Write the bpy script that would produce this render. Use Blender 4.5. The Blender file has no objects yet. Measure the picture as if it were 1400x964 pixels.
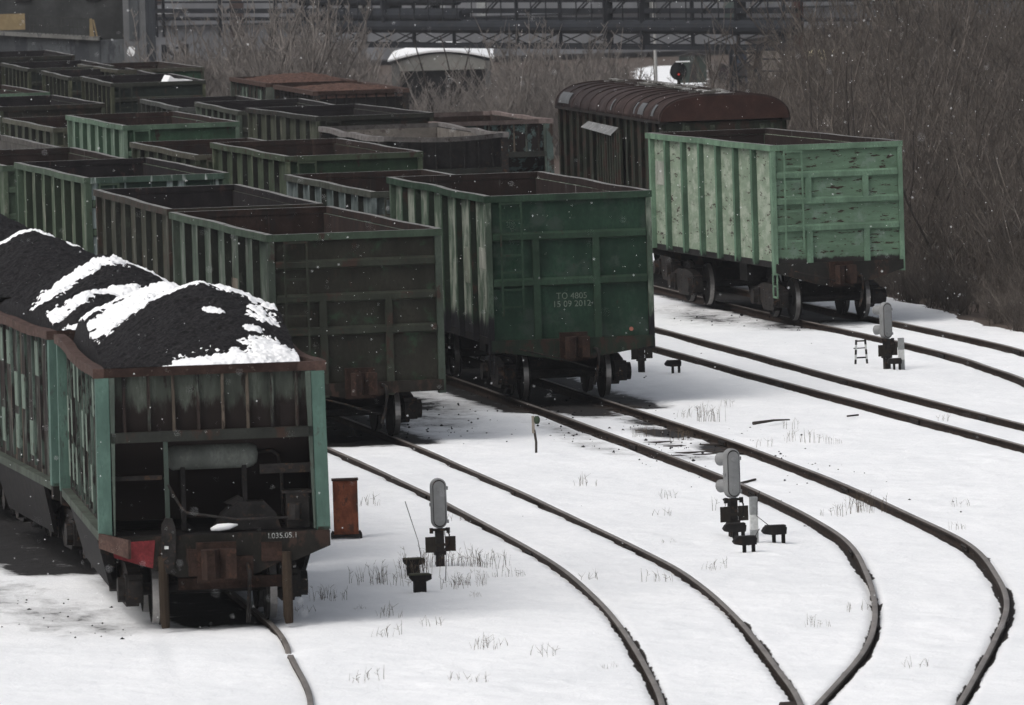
import bpy, math, random
import numpy as np
from mathutils import Vector, Matrix
random.seed(7); rng = np.random.default_rng(7)
S = bpy.context.scene
COL = S.collection
R = math.radians

# ------------------------------------------------------------------ camera
# x runs across the yard, y along the tracks (away from the viewer), z up; rail tops are z = 0
CAM_F, CAM_H, CAM_PITCH, CAM_ROLL, CAM_YAW = 11558.6, 9.987, .05582, -.03072, R(9.8)
cd = bpy.data.cameras.new('camera'); cam = bpy.data.objects.new('camera', cd); COL.objects.link(cam)
fwd = Vector((math.sin(CAM_YAW)*math.cos(CAM_PITCH), math.cos(CAM_YAW)*math.cos(CAM_PITCH), -math.sin(CAM_PITCH)))
right = Vector((math.cos(CAM_YAW), -math.sin(CAM_YAW), 0)); up = right.cross(fwd)
rc = right*math.cos(CAM_ROLL) + up*math.sin(CAM_ROLL); uc = up*math.cos(CAM_ROLL) - right*math.sin(CAM_ROLL)
m = Matrix((rc, uc, -fwd)).transposed().to_4x4(); m.translation = (0, 0, CAM_H)
cam.matrix_world = m
cd.sensor_width = 36; cd.lens = CAM_F/1400*36; cd.clip_start = 1; cd.clip_end = 2500
cd.dof.use_dof = True; cd.dof.focus_distance = 150; cd.dof.aperture_fstop = 8
S.camera = cam

# ------------------------------------------------------------------ sky, sun, exposure
SUN_EL, SUN_AZ = 52, -118          # azimuth from +y towards +x, degrees: from the left, slightly from behind
W_ = bpy.data.worlds.new('World'); S.world = W_; W_.use_nodes = True
nt = W_.node_tree; bg = nt.nodes['Background']
sky = nt.nodes.new('ShaderNodeTexSky'); sky.sky_type = 'NISHITA'; sky.sun_disc = False
sky.sun_elevation = R(SUN_EL); sky.sun_rotation = R(SUN_AZ); sky.air_density = 1; sky.dust_density = 6; sky.ozone_density = 1
hs = nt.nodes.new('ShaderNodeHueSaturation'); hs.inputs['Saturation'].default_value = .36
nt.links.new(sky.outputs[0], hs.inputs['Color']); nt.links.new(hs.outputs[0], bg.inputs['Color'])
bg.inputs['Strength'].default_value = .13
sl = bpy.data.lights.new('sun', 'SUN'); sl.energy = .5; sl.angle = R(60); sl.color = (1, .985, .96)
so = bpy.data.objects.new('sun', sl); COL.objects.link(so)
sd = Vector((math.sin(R(SUN_AZ))*math.cos(R(SUN_EL)), math.cos(R(SUN_AZ))*math.cos(R(SUN_EL)), math.sin(R(SUN_EL))))
so.rotation_euler = sd.to_track_quat('Z', 'Y').to_euler()
S.view_settings.view_transform = 'Standard'; S.view_settings.look = 'None'
S.view_settings.gamma = 1; S.view_settings.exposure = 0.14
S.cycles.volume_bounces = 0
S.cycles.max_bounces = 6

# ------------------------------------------------------------------ materials
def mat(name, col, rough=.8, metal=0, var=.25, scale=3, stretch=(1, 1, 1), second=None, amount=.5, sharp=.08,
        fine=30, bump=.0, spec=.12, grime=None, streak=None, bleach=None, dent=0):
    """base colour with noise variation; second = colour of patches (rust, bare wood) of the given amount (0-1)
    grime = (z, softness, colour) coal dirt caked on the lower edge with a ragged border"""
    M = bpy.data.materials.new(name); M.use_nodes = True; N = M.node_tree.nodes; L = M.node_tree.links
    b = N['Principled BSDF']; b.inputs['Roughness'].default_value = rough; b.inputs['Metallic'].default_value = metal
    b.inputs['Specular IOR Level'].default_value = spec
    tc = N.new('ShaderNodeTexCoord'); oi = N.new('ShaderNodeObjectInfo')
    add = N.new('ShaderNodeVectorMath'); add.operation = 'ADD'
    L.new(tc.outputs['Object'], add.inputs[0])
    sc = N.new('ShaderNodeVectorMath'); sc.operation = 'SCALE'; sc.inputs['Scale'].default_value = .37
    L.new(oi.outputs['Location'], sc.inputs[0]); L.new(sc.outputs[0], add.inputs[1])
    def noise(s, st=(1, 1, 1), det=5, rgh=.6, off=0):
        mp = N.new('ShaderNodeMapping'); mp.inputs['Scale'].default_value = st; mp.inputs['Location'].default_value = (off, off*1.7, off*.3)
        L.new(add.outputs[0], mp.inputs[0])
        n = N.new('ShaderNodeTexNoise'); n.inputs['Scale'].default_value = s; n.inputs['Detail'].default_value = det
        n.inputs['Roughness'].default_value = rgh; L.new(mp.outputs[0], n.inputs['Vector']); return n.outputs['Fac']
    def ramp(fac, a, c):
        r = N.new('ShaderNodeMapRange'); r.interpolation_type = 'SMOOTHSTEP'
        r.inputs[1].default_value = a; r.inputs[2].default_value = c; L.new(fac, r.inputs[0]); return r.outputs[0]
    def mix(f, a, c):
        x = N.new('ShaderNodeMix'); x.data_type = 'RGBA'
        if isinstance(f, float): x.inputs[0].default_value = f
        else: L.new(f, x.inputs[0])
        for s_, v in ((6, a), (7, c)):
            if isinstance(v, tuple): x.inputs[s_].default_value = (*v, 1)
            else: L.new(v, x.inputs[s_])
        return x.outputs[2]
    c = tuple(col); d = tuple(max(0, q*(1-var*1.5)) for q in c); l = tuple(min(1, q*(1+var)) for q in c)
    out = mix(ramp(noise(scale, stretch), .3, .7), d, l)
    out = mix(ramp(noise(fine, stretch, 3, .7, 3), .35, .75), out, tuple(q*(1-var*.8) for q in c)) if fine else out
    if bleach:   # (colour, amount, stretch) chalky faded paint
        out = mix(ramp(noise(scale*1.3, bleach[2], 6, .65, 5), .62-bleach[1]*.35, .78-bleach[1]*.3), out, bleach[0])
    if second:
        t = .75-amount*.5
        out = mix(ramp(noise(scale*1.7, stretch, 8, .68, 9), t, t+sharp), out, tuple(second))
    if streak:   # (colour, amount) run-off streaks down the face
        t = .72-streak[1]*.4
        out = mix(ramp(noise(4.5, (1, 1, .09), 5, .6, 14), t, t+.12), out, streak[0])
    if grime:
        z0, soft, gc = grime
        sx = N.new('ShaderNodeSeparateXYZ'); L.new(tc.outputs['Object'], sx.inputs[0])
        n = noise(5, (1, 1, .25), 6, .7, 21)
        ma = N.new('ShaderNodeMath'); ma.operation = 'MULTIPLY_ADD'; L.new(n, ma.inputs[0]); ma.inputs[1].default_value = soft*2.2
        L.new(sx.outputs[2], ma.inputs[2])
        g = ramp(ma.outputs[0], z0+soft*1.4, z0+soft*.9)
        out = mix(g, out, gc)
    L.new(out, b.inputs['Base Color'])
    if dent:
        bp = N.new('ShaderNodeBump'); bp.inputs['Strength'].default_value = .8; bp.inputs['Distance'].default_value = dent
        a1 = noise(1.6, (1, 1, 1.3), 2, .5, 31); L.new(a1, bp.inputs['Height']); L.new(bp.outputs[0], b.inputs['Normal'])
    if bump:
        bp = N.new('ShaderNodeBump'); bp.inputs['Strength'].default_value = bump; bp.inputs['Distance'].default_value = .02
        L.new(noise(fine or 20, (1, 1, 1), 6, .7, 2), bp.inputs['Height']); L.new(bp.outputs[0], b.inputs['Normal'])
    return M
RUST = (.075, .032, .02); DARKR = (.035, .022, .017); COALG = (.012, .012, .014)
M = {}
M['black'] = mat('grimy_black', (.016, .015, .015), .75, 0, .4, 4, second=(.03, .021, .016), amount=.35, spec=.1)
M['iron'] = mat('dirty_iron', (.025, .023, .022), .65, .2, .4, 6, second=(.06, .035, .022), amount=.4)
M['tread'] = mat('worn_steel', (.32, .31, .30), .38, .8, .15, 8)
M['rust'] = mat('rusty_iron', (.03, .018, .014), .9, 0, .4, 6, second=(.05, .026, .018), amount=.4)
M['rustrim'] = mat('rusty_rim', (.068, .043, .036), .9, 0, .3, 5, second=(.14, .115, .10), amount=.3)
M['inner'] = mat('wagon_inside', (.030, .019, .016), .95, 0, .35, 2.5, (1, 1, .5), second=(.018, .015, .014), amount=.5, streak=((.06, .038, .032), .3))
M['innerdk'] = mat('wagon_inside_dark', (.016, .014, .015), .95, 0, .35, 2.5, (1, 1, .5), second=(.035, .022, .02), amount=.35)
M['innersn'] = mat('wagon_inside_frosted', (.026, .018, .016), .95, 0, .35, 2.5, (1, 1, .5), second=(.018, .015, .014), amount=.45, streak=((.30, .30, .31), .22))
M['rail'] = mat('rail_side', (.042, .03, .024), .8, .2, .3, 5, second=(.02, .016, .014), amount=.45)
M['railtop'] = mat('rail_head', (.22, .20, .185), .5, .3, .25, 3, (1, .3, 1), second=(.10, .08, .066), amount=.38, sharp=.25)
M['greybox'] = mat('signal_grey_paint', (.24, .245, .245), .55, .1, .1, 4, second=(.17, .16, .15), amount=.22)
M['concrete'] = mat('old_concrete', (.19, .19, .18), .9, 0, .2, 1.2, (1, 1, .4), second=(.10, .10, .10), amount=.5)
M['snow_s'] = mat('snow_crust', (.86, .87, .88), .7, 0, .02, 3, fine=0, bump=.3)
M['coal'] = None
M['endsheet'] = mat('streaked_end_sheet', (.058, .066, .055), .85, 0, .4, 3, (1, 1, .2), second=(.02, .016, .014), amount=.38, grime=(3.02, .42, (.014, .0105, .0095)))
M['streakrib'] = mat('pale_run_streak', (.085, .07, .055), .85, 0, .3, 5, (1, 1, .3), second=(.03, .024, .02), amount=.5)
M['dusttop'] = mat('dusty_rim_top', (.20, .20, .195), .9, 0, .3, 3, second=(.06, .055, .05), amount=.42)
M['flank'] = mat('shaded_post_flank', (.016, .018, .015), .85, 0, .4, 3, (1,1,.4), second=(.03, .035, .028), amount=.35)  # dark tone of the posts' near and far faces: shade painted as colour
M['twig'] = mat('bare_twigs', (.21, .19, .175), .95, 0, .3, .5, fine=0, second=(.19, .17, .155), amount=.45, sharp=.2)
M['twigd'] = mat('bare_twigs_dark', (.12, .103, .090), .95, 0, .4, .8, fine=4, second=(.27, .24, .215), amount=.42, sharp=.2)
M['trunk'] = mat('bare_trunk', (.055, .047, .042), .95, 0, .3, 3)
M['grass'] = mat('dry_grass', (.12, .095, .07), .95, 0, .3, 6)
M['steel'] = mat('dark_steelwork', (.015, .017, .021), .8, .1, .3, .8, second=(.03, .026, .024), amount=.3)
M['pipe'] = mat('lagged_pipe', (.019, .022, .027), .8, 0, .3, .8, second=(.04, .036, .033), amount=.3)
M['white'] = mat('white_marking', (.55, .56, .55), .8, 0, .15, 20)
M['stripeg'] = mat('grey_marking', (.26, .27, .27), .8, 0, .15, 20)
M['red'] = mat('red_panel_paint', (.15, .024, .027), .7, 0, .3, 8, second=(.09, .02, .02), amount=.35)
M['lamp'] = None
M['teal'] = mat('teal_paint', (.075, .13, .108), .7, 0, .2, 4, (1, 1, .4), second=(.055, .07, .06), amount=.32, streak=((.04, .04, .035), .15))
M['tealside'] = mat('teal_faded_patch', (.13, .17, .14), .8, 0, .2, 6, (1, 1, .4), second=(.06, .05, .045), amount=.4)
M['streaky'] = mat('hopper_end_sheet', (.024, .017, .015), .85, 0, .4, 3, (1, 1, .15), second=(.010, .009, .009), amount=.5,
                   bleach=((.075, .09, .076), .42, (1.4, 1, .35)), streak=((.10, .078, .06), .42))
M['wood'] = mat('weathered_board', (.28, .25, .21), .9, 0, .2, 5)
M['yellow'] = mat('yellow_paint', (.26, .20, .11), .8, 0, .15, 3, second=(.25, .2, .13), amount=.3)

DIM = .47
def paint(name, col, bleach=None, rust=.25, grime=None, streak=None, var=.28, st=(1, 1, .5), sharp=.08, dim=None):
    k = DIM if dim is None else dim
    g_ = (col[0]+col[1]+col[2])/3; col = tuple((q*.84+g_*.16)*k for q in col); col = (col[0], col[1], col[2]*.94); bleach = bleach and (tuple(q*(k+.15) for q in bleach[0]), *bleach[1:])
    return mat(name, col, .8, 0, var, 2.2, st, second=DARKR, amount=rust, sharp=sharp, fine=25,
               bleach=bleach, grime=grime, streak=streak, dent=.07)

# ------------------------------------------------------------------ mesh helpers
class MB:
    def __init__(s): s.v = []; s.f = []; s.m = []
    def poly(s, pts, faces, mi=0):
        o = len(s.v); s.v += [tuple(p) for p in pts]; s.f += [tuple(i+o for i in f) for f in faces]; s.m += [mi]*len(faces); return s
    def box(s, x0, x1, y0, y1, z0, z1, mi=0):
        return s.poly([(x0,y0,z0),(x1,y0,z0),(x1,y1,z0),(x0,y1,z0),(x0,y0,z1),(x1,y0,z1),(x1,y1,z1),(x0,y1,z1)],
                      [(0,3,2,1),(4,5,6,7),(0,1,5,4),(1,2,6,5),(2,3,7,6),(3,0,4,7)], mi)
    def hexa(s, p, mi=0):   # 8 points like box order
        return s.poly(p, [(0,3,2,1),(4,5,6,7),(0,1,5,4),(1,2,6,5),(2,3,7,6),(3,0,4,7)], mi)
    def prism(s, prof, axis, a, b, mi=0):   # prof = closed list of 2-D points, extruded along axis
        n = len(prof)
        def P(q, t): return {'x': (t, q[0], q[1]), 'y': (q[0], t, q[1]), 'z': (q[0], q[1], t)}[axis]
        return s.poly([P(q, a) for q in prof]+[P(q, b) for q in prof],
                      [tuple(range(n-1, -1, -1)), tuple(range(n, 2*n))]+[(i, (i+1) % n, n+(i+1) % n, n+i) for i in range(n)], mi)
    def tube(s, pts, r, n=8, mi=0, caps=True):
        pts = [Vector(p) for p in pts]; rs = r if isinstance(r, (list, tuple)) else [r]*len(pts); o = len(s.v)
        for i, p in enumerate(pts):
            d = (pts[min(i+1, len(pts)-1)]-pts[max(i-1, 0)]).normalized()
            a = d.cross(Vector((0, 0, 1)));
            if a.length < .05: a = d.cross(Vector((1, 0, 0)))
            a.normalize(); b = d.cross(a)
            for k in range(n):
                t = 2*math.pi*k/n; s.v.append(tuple(p+(a*math.cos(t)+b*math.sin(t))*rs[i]))
        for i in range(len(pts)-1):
            for k in range(n):
                s.f.append((o+i*n+k, o+i*n+(k+1) % n, o+(i+1)*n+(k+1) % n, o+(i+1)*n+k)); s.m.append(mi)
        if caps:
            s.f.append(tuple(o+k for k in range(n-1, -1, -1))); s.f.append(tuple(o+(len(pts)-1)*n+k for k in range(n))); s.m += [mi, mi]
        return s
    def lathe_x(s, prof, c, n=24, mi=0):   # prof = (offset along x, radius)
        o = len(s.v)
        for (dx, r) in prof:
            for k in range(n):
                t = 2*math.pi*k/n; s.v.append((c[0]+dx, c[1]+r*math.cos(t), c[2]+r*math.sin(t)))
        for i in range(len(prof)-1):
            for k in range(n): s.f.append((o+i*n+k, o+i*n+(k+1) % n, o+(i+1)*n+(k+1) % n, o+(i+1)*n+k)); s.m.append(mi)
        s.f.append(tuple(o+k for k in range(n))); s.f.append(tuple(o+(len(prof)-1)*n+k for k in range(n-1, -1, -1))); s.m += [mi, mi]
        return s
    def mesh(s, name, mats):
        me = bpy.data.meshes.new(name); me.from_pydata(s.v, [], s.f)
        mats = mats if isinstance(mats, (list, tuple)) else [mats]
        for q in mats: me.materials.append(q)
        if any(s.m): me.polygons.foreach_set('material_index', s.m)
        me.update()
        return me
    def build(s, name, mats, parent=None, smooth=False):
        me = s.mesh(name, mats); o = bpy.data.objects.new(name, me); COL.objects.link(o)
        if parent: o.parent = parent
        if smooth: me.polygons.foreach_set('use_smooth', [True]*len(me.polygons))
        return o
def share(o, parent, loc=(0, 0, 0), rot=None, scale=None):
    c = o.copy(); COL.objects.link(c); c.parent = parent; c.location = loc
    if rot: c.rotation_euler = rot
    if scale: c.scale = scale
    return c
def copy_tree(o, parent=None):
    c = o.copy(); COL.objects.link(c)
    if parent: c.parent = parent
    for ch in list(o.children): copy_tree(ch, c)
    return c
def tag(o, label=None, cat=None, group=None, kind=None):
    if label: o['label'] = label
    if cat: o['category'] = cat
    if group: o['group'] = group
    if kind: o['kind'] = kind
    return o
def empty(name, loc, rz=0, **k):
    o = bpy.data.objects.new(name, None); COL.objects.link(o); o.location = loc; o.rotation_euler = (0, 0, rz); o.empty_display_size = .3
    return tag(o, **k)
def mesh_np(name, V, F, mats, smooth=False):
    me = bpy.data.meshes.new(name); k = F.shape[1]
    me.vertices.add(len(V)); me.vertices.foreach_set('co', V.astype(np.float32).ravel())
    me.loops.add(F.size); me.loops.foreach_set('vertex_index', F.astype(np.int32).ravel())
    me.polygons.add(len(F)); me.polygons.foreach_set('loop_start', np.arange(0, F.size, k, dtype=np.int32))
    if smooth: me.polygons.foreach_set('use_smooth', np.ones(len(F), dtype=bool))
    for q in mats: me.materials.append(q)
    me.update(calc_edges=True); return me
def vnoise(x, y, seed=0):   # smooth value noise on arrays
    r = np.random.default_rng(seed); T = r.random((256, 256))
    xi = np.floor(x).astype(int); yi = np.floor(y).astype(int); fx = x-xi; fy = y-yi
    fx = fx*fx*(3-2*fx); fy = fy*fy*(3-2*fy)
    a = T[xi % 256, yi % 256]; b = T[(xi+1) % 256, yi % 256]; c = T[xi % 256, (yi+1) % 256]; d = T[(xi+1) % 256, (yi+1) % 256]
    return (a*(1-fx)+b*fx)*(1-fy)+(c*(1-fx)+d*fx)*fy
def fbm(x, y, seed=0, o=4):
    s = 0; a = .5; t = 0
    for i in range(o): s = s+a*vnoise(x*2**i+i*17.3, y*2**i+i*9.1, seed+i); t += a; a *= .55
    return s/t

# ------------------------------------------------------------------ tracks (rail head centre lines)
def catmull(P, step=.5):
    P = np.array(P, float); P = np.vstack([2*P[0]-P[1], P, 2*P[-1]-P[-2]]); out = []
    for i in range(1, len(P)-2):
        n = max(2, int(np.linalg.norm(P[i+1]-P[i])/step))
        for k in range(n):
            t = k/n
            out.append(.5*((2*P[i])+(P[i+1]-P[i-1])*t+(2*P[i-1]-5*P[i]+4*P[i+1]-P[i+2])*t*t+(3*P[i]-P[i-1]-3*P[i+1]+P[i+2])*t**3))
    out.append(P[-2]); return np.array(out)
RAILS = {
 't0': (catmull([(12.2,96),(13.43,101.8),(14.1,107.6),(14.62,113),(14.9,120),(15.15,130),(15.3,145),(15.4,170),(15.4,232)]),
        catmull([(13.75,96),(14.95,101.8),(15.62,107.6),(16.14,113),(16.42,120),(16.67,130),(16.82,145),(16.92,170),(16.92,232)])),
 't1': (catmull([(18.0,95),(18.94,99.8),(19.78,105.4),(20.56,111.3),(21.04,115.8),(21.53,122),(21.88,130.1),(22.14,138.8),(22.3,149.4),(22.35,175),(22.4,235)]),
        catmull([(19.55,94.5),(20.48,99),(21.23,104.1),(22.15,111),(22.73,116.6),(23.08,122.1),(23.45,132.8),(23.68,142.2),(23.84,151.7),(23.87,175),(23.92,235)])),
 't2': (catmull([(19.4,94.5),(20.65,98.9),(22.81,106),(24.30,112.2),(25.50,118.6),(26.25,123.2),(26.7,127.7),(26.95,131.5),(27.25,138),(27.45,146),(27.68,158.4),(27.9,180),(28.15,275)]),
        catmull([(21.05,94),(22.21,98.1),(24.27,105.2),(25.9,111.2),(26.9,116.2),(27.75,121.6),(28.22,127.5),(28.56,133),(28.82,138.4),(29.08,146.9),(29.22,158),(29.42,180),(29.67,275)])),
 't3': (catmull([(33.3,128),(33.36,145),(33.42,160.5),(33.52,172),(33.7,190),(34.3,215),(35.3,240),(35.6,340)]),
        catmull([(34.6,128),(34.62,145),(34.7,160.5),(34.86,172),(35.1,190),(35.8,215),(36.8,240),(37.1,340)])),
 't4': (catmull([(35.5,146),(37.0,155),(37.72,160),(38.08,164.7),(38.31,168.3),(38.45,176),(38.42,190),(38.6,205),(39.0,230),(39.3,320)]),
        catmull([(37.7,148),(38.9,158),(39.5,164),(39.92,169),(40.08,173.6),(40.1,181.3),(40.0,192),(40.15,205),(40.55,230),(40.85,320)])),
}
LAB = {'t0': 'track whose single bare rail runs out from under the nearest coal wagon', 't1': 'track curving to the frog, leading under the dull brown-green wagon with a ladder',
       't2': 'track with dark coal between its rails, bending sharply right in the foreground', 't3': 'empty track between the deep green and the pale green gondola',
       't4': 'track under the pale green gondola, nearest the thicket'}
for k, (a, b) in RAILS.items():
    t = empty('railway_track', (0, 0, 0), label=LAB[k], cat='railway track', group='tracks of the yard')
    for pts in (a, b):
        d = np.gradient(pts, axis=0); d /= np.linalg.norm(d, axis=1)[:, None]; nrm = np.stack([d[:, 1], -d[:, 0]], 1)
        prof = [(-.066,-.19),(-.066,-.165),(-.012,-.145),(-.012,-.05),(-.038,-.038),(-.038,-.006),(-.030,0),(.030,0),(.038,-.006),(.038,-.038),(.012,-.05),(.012,-.145),(.066,-.165),(.066,-.19)]
        n = len(prof); V = np.concatenate([np.concatenate([pts+nrm*q[0], np.full((len(pts),1), q[1])], 1)[:, None, :] for q in prof], 1).reshape(-1, 3)
        if k == 't0':
            yy = V[:, 1]; gaps = np.maximum.reduce([np.clip(1.6-np.abs(yy-c_)/w_, 0, 1) for c_, w_ in ((109.1,.16),(106.3,.14))])
            V[:, 2] -= .13 if pts is a else .12*gaps
        wob = (fbm(V[:,1]*.15, V[:,0]*.1, 3, 2)-.5)*.05; V[:, 0] += wob
        F = []; mi = []
        for i in range(len(pts)-1):
            for j in range(n):
                F.append((i*n+j, i*n+(j+1) % n, (i+1)*n+(j+1) % n, (i+1)*n+j)); mi.append(1 if j in (5, 6, 7) else 0)
        me = mesh_np('rail', V, np.array(F), [M['rail'], M['railtop']]); me.polygons.foreach_set('material_index', mi)
        o = bpy.data.objects.new('rail', me); COL.objects.link(o); o.parent = t
    sl_m = M['rail']
    if k == 't2':
        y0, y1 = (143, 160)
        proto = None; y = y0
        while y < y1:
            y += .56
            xa = np.interp(y, a[:, 1], a[:, 0]); xb = np.interp(y, b[:, 1], b[:, 0]); rz = random.uniform(-.03, .03)
            if proto is None:
                q = MB(); q.box(-1.32, 1.32, -.12, .12, -.22, 0); proto = q.build('sleeper', M['trunk'], t); o = proto
            else: o = share(proto, t)
            o.location = ((xa+xb)/2, y, -.118+random.uniform(-.02, .012)); o.rotation_euler = (0, 0, rz)
    for P in (a, b):
        for y in {'t1': (111.5, 124.2, 136.7), 't2': (109.5, 121.8, 134.2, 146.6), 't3': (150.2, 162.6), 't4': (157.5, 170), 't0': ()}[k]:
            x = np.interp(y, P[:, 1], P[:, 0]); dx = np.interp(y+.3, P[:, 1], P[:, 0])-np.interp(y-.3, P[:, 1], P[:, 0])
            q = MB(); q.box(-.040, .040, -.33, .33, -.115, -.042)
            for i in range(4): q.tube([(-.055, -.24+i*.16, -.075), (.055, -.24+i*.16, -.075)], .014, 6)
            o = q.build('fishplate', M['iron'], t); o.location = (x, y, 0); o.rotation_euler = (0, 0, -math.atan2(dx, .6))
# the crossing nose where two rails meet
fr = MB(); fr.prism([(19.75,97.2),(20.35,99.6),(20.56,99.6),(20.5,97.0),(20.2,95.6),(19.9,95.6)], 'z', -.16, -.012)
tag(fr.build('crossing_frog', M['rail']), 'dark steel crossing nose where two curved rails meet at the bottom edge', 'rail crossing')

# ------------------------------------------------------------------ ground (one sheet)
def axis(segs):
    out = []
    for a, b, s in segs: out += list(np.arange(a, b, s))
    out.append(segs[-1][1]); return np.array(out)
gx = axis([(-160,-20,20),(-20,4,4),(4,11,.5),(11,42.6,.085),(42.6,50,.5),(50,90,2),(90,100,2),(100,130,.8),(130,160,4),(160,420,26)])
gy = axis([(-30,80,10),(80,95,1.5),(95,150,.12),(150,200,.2),(200,330,1.5),(330,460,5),(460,700,6),(700,1500,80)])
X, Y = np.meshgrid(gx, gy)
def dist_to(P, X, Y):
    # distance from grid points to a polyline that is monotone in y
    y = P[:, 1]; x = np.interp(Y, y, P[:, 0]); dx = np.interp(Y, y, np.gradient(P[:, 0], P[:, 1]))
    out = (X-x)/np.sqrt(1+dx*dx); out[(Y < y[0]) | (Y > y[-1])] = 9; return out
drail = np.full(X.shape, 9.); sgn = np.zeros(X.shape)
for a, b in RAILS.values():
    for P in (a, b):
        q = dist_to(P, X, Y); drail = np.minimum(drail, np.abs(q))
def ground_base(x, y):
    z = -.052-.038*np.clip((x-24.6)/1.5, 0, 1)
    z = z - 3.9*np.clip((y-330)/85, 0, 1)**1.3
    z = z - 1.0*np.clip((x-42.2)/7, 0, 1)
    return z
Z = ground_base(X, Y)
big = fbm(X*.35, Y*.22, 11); mid = fbm(X*1.7, Y*1.2, 12); fin = fbm(X*5, Y*3.2, 13)
near = (Y < 210) & (Y > 90)
Z += (fbm(X*2.6+5, Y*2.1, 51, 2)-.5)*.05*near*np.clip((drail-.2)/.4, 0, 1)*np.clip((fbm(X*.3, Y*.2, 52)-.45)*6, 0, 1)
Z += ((big-.5)*.08 + (mid-.5)*.03 + near*(fin-.5)*.03)*np.clip(drail/.35, .12, 1)
# dirt: coal dust and melted ballast
def strip(cx, y0, y1, w, soft=.5, endsoft=1.6):
    return np.clip((w-np.abs(X-cx))/soft, 0, 1)*np.clip((Y-y0)/endsoft, 0, 1)*np.clip((y1-Y)/endsoft, 0, 1)
dirt = np.zeros(X.shape)
for cx, y0, y1, w in ((15.75,113.2,235,1.0),(15.3,123,235,1.7),(23.1,148.6,235,1.75),(28.7,156.5,275,1.9),(39.3,184,240,1.5),(36,208,330,2.2)):
    dirt = np.maximum(dirt, strip(cx, y0, y1, w))
def blob(cx, cy, rx, ry, a=1, rot=0):
    dx = X-cx; dy = Y-cy; c, s = math.cos(rot), math.sin(rot)
    return a*np.clip(1.25-np.sqrt(((dx*c+dy*s)/rx)**2+((-dx*s+dy*c)/ry)**2), 0, 1)
for b_ in ((13.7,117.0,1.1,4.5,.56),(13.0,121,1.3,5,.55),(14.1,115,.5,2,.62),(14.1,130,.9,5.5,.8),(13.9,137,1.3,7,.95),(25.3,157,1.3,5.5,.62),(25.9,162,1.3,6,.8),(24.4,156.0,1.2,3.5,.8),
           (28.5,157.5,.8,3.0,1.3),(28.7,150.3,.55,2.2,1.35),(28.9,145.7,.5,1.8,1.4),(28.2,147.8,.5,1.6,.6),(28.1,144,.55,2.4,.6),(27.2,152,.5,4.5,.55),(28.9,153.5,.5,2,.8),
           (26.9,147,.5,5,.5),(38.2,184,1.5,3.5,.8),(37.2,189,1.2,6,.7),(35.9,195,1.2,6,.6),(21.0,155,1.2,5,.7)):
    dirt = np.maximum(dirt, blob(*b_))
railedge = np.clip((np.where(X > 25.3, .155, np.where((Y < 113) & (X > 18), .135, .09))+.07*(fbm(X*2.2, Y*.5, 31)-.5)*2-drail)/.10, 0, 1)
Z -= np.clip((.15-drail)/.08, 0, 1)*(.012+.04*(X > 25.5))*near
Z = np.where((drail < .06) & (X > 17.5), np.minimum(Z, -.135), Z)
railedge *= (1-np.clip((112.6-Y)/1.2, 0, 1)*(X < 17)*.8)*(X > 15.55)
Z = np.where((X < 15.4) & (Y < 116), np.maximum(Z, -.07), Z)
Z -= .035*np.clip(dirt*1.3, 0, 1)*near
# brown litter under the thicket, grassy bank behind the yard
edge = np.interp(Y, [150,160,175.8,182.3,189.2,198.4,212,240,330], [42.6,42.1,41.5,41.9,42.3,43.0,44.0,44.5,45])+(fbm(X*.8, Y*.5, 41)-.5)*1.1
soil = np.clip((X-edge)/.35, 0, 1); soil = np.maximum(soil, np.clip((Y-235)/40, 0, 1)*.8)
yard = np.clip((Y-440)/40, 0, 1)
soil = soil*(1-yard*.15)
snowfar = np.clip(1.5-np.abs(X/np.maximum(Y, 1)-.1930)/.0032, 0, 1)*np.clip((Y-560)/12, 0, 1)*np.clip((655-Y)/12, 0, 1)*2
soil = np.clip(soil-snowfar, 0, 1)
V = np.stack([X.ravel(), Y.ravel(), Z.ravel()], 1); ny, nx = X.shape
idx = np.arange(ny*nx).reshape(ny, nx); F = np.stack([idx[:-1,:-1].ravel(), idx[:-1,1:].ravel(), idx[1:,1:].ravel(), idx[1:,:-1].ravel()], 1)

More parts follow.
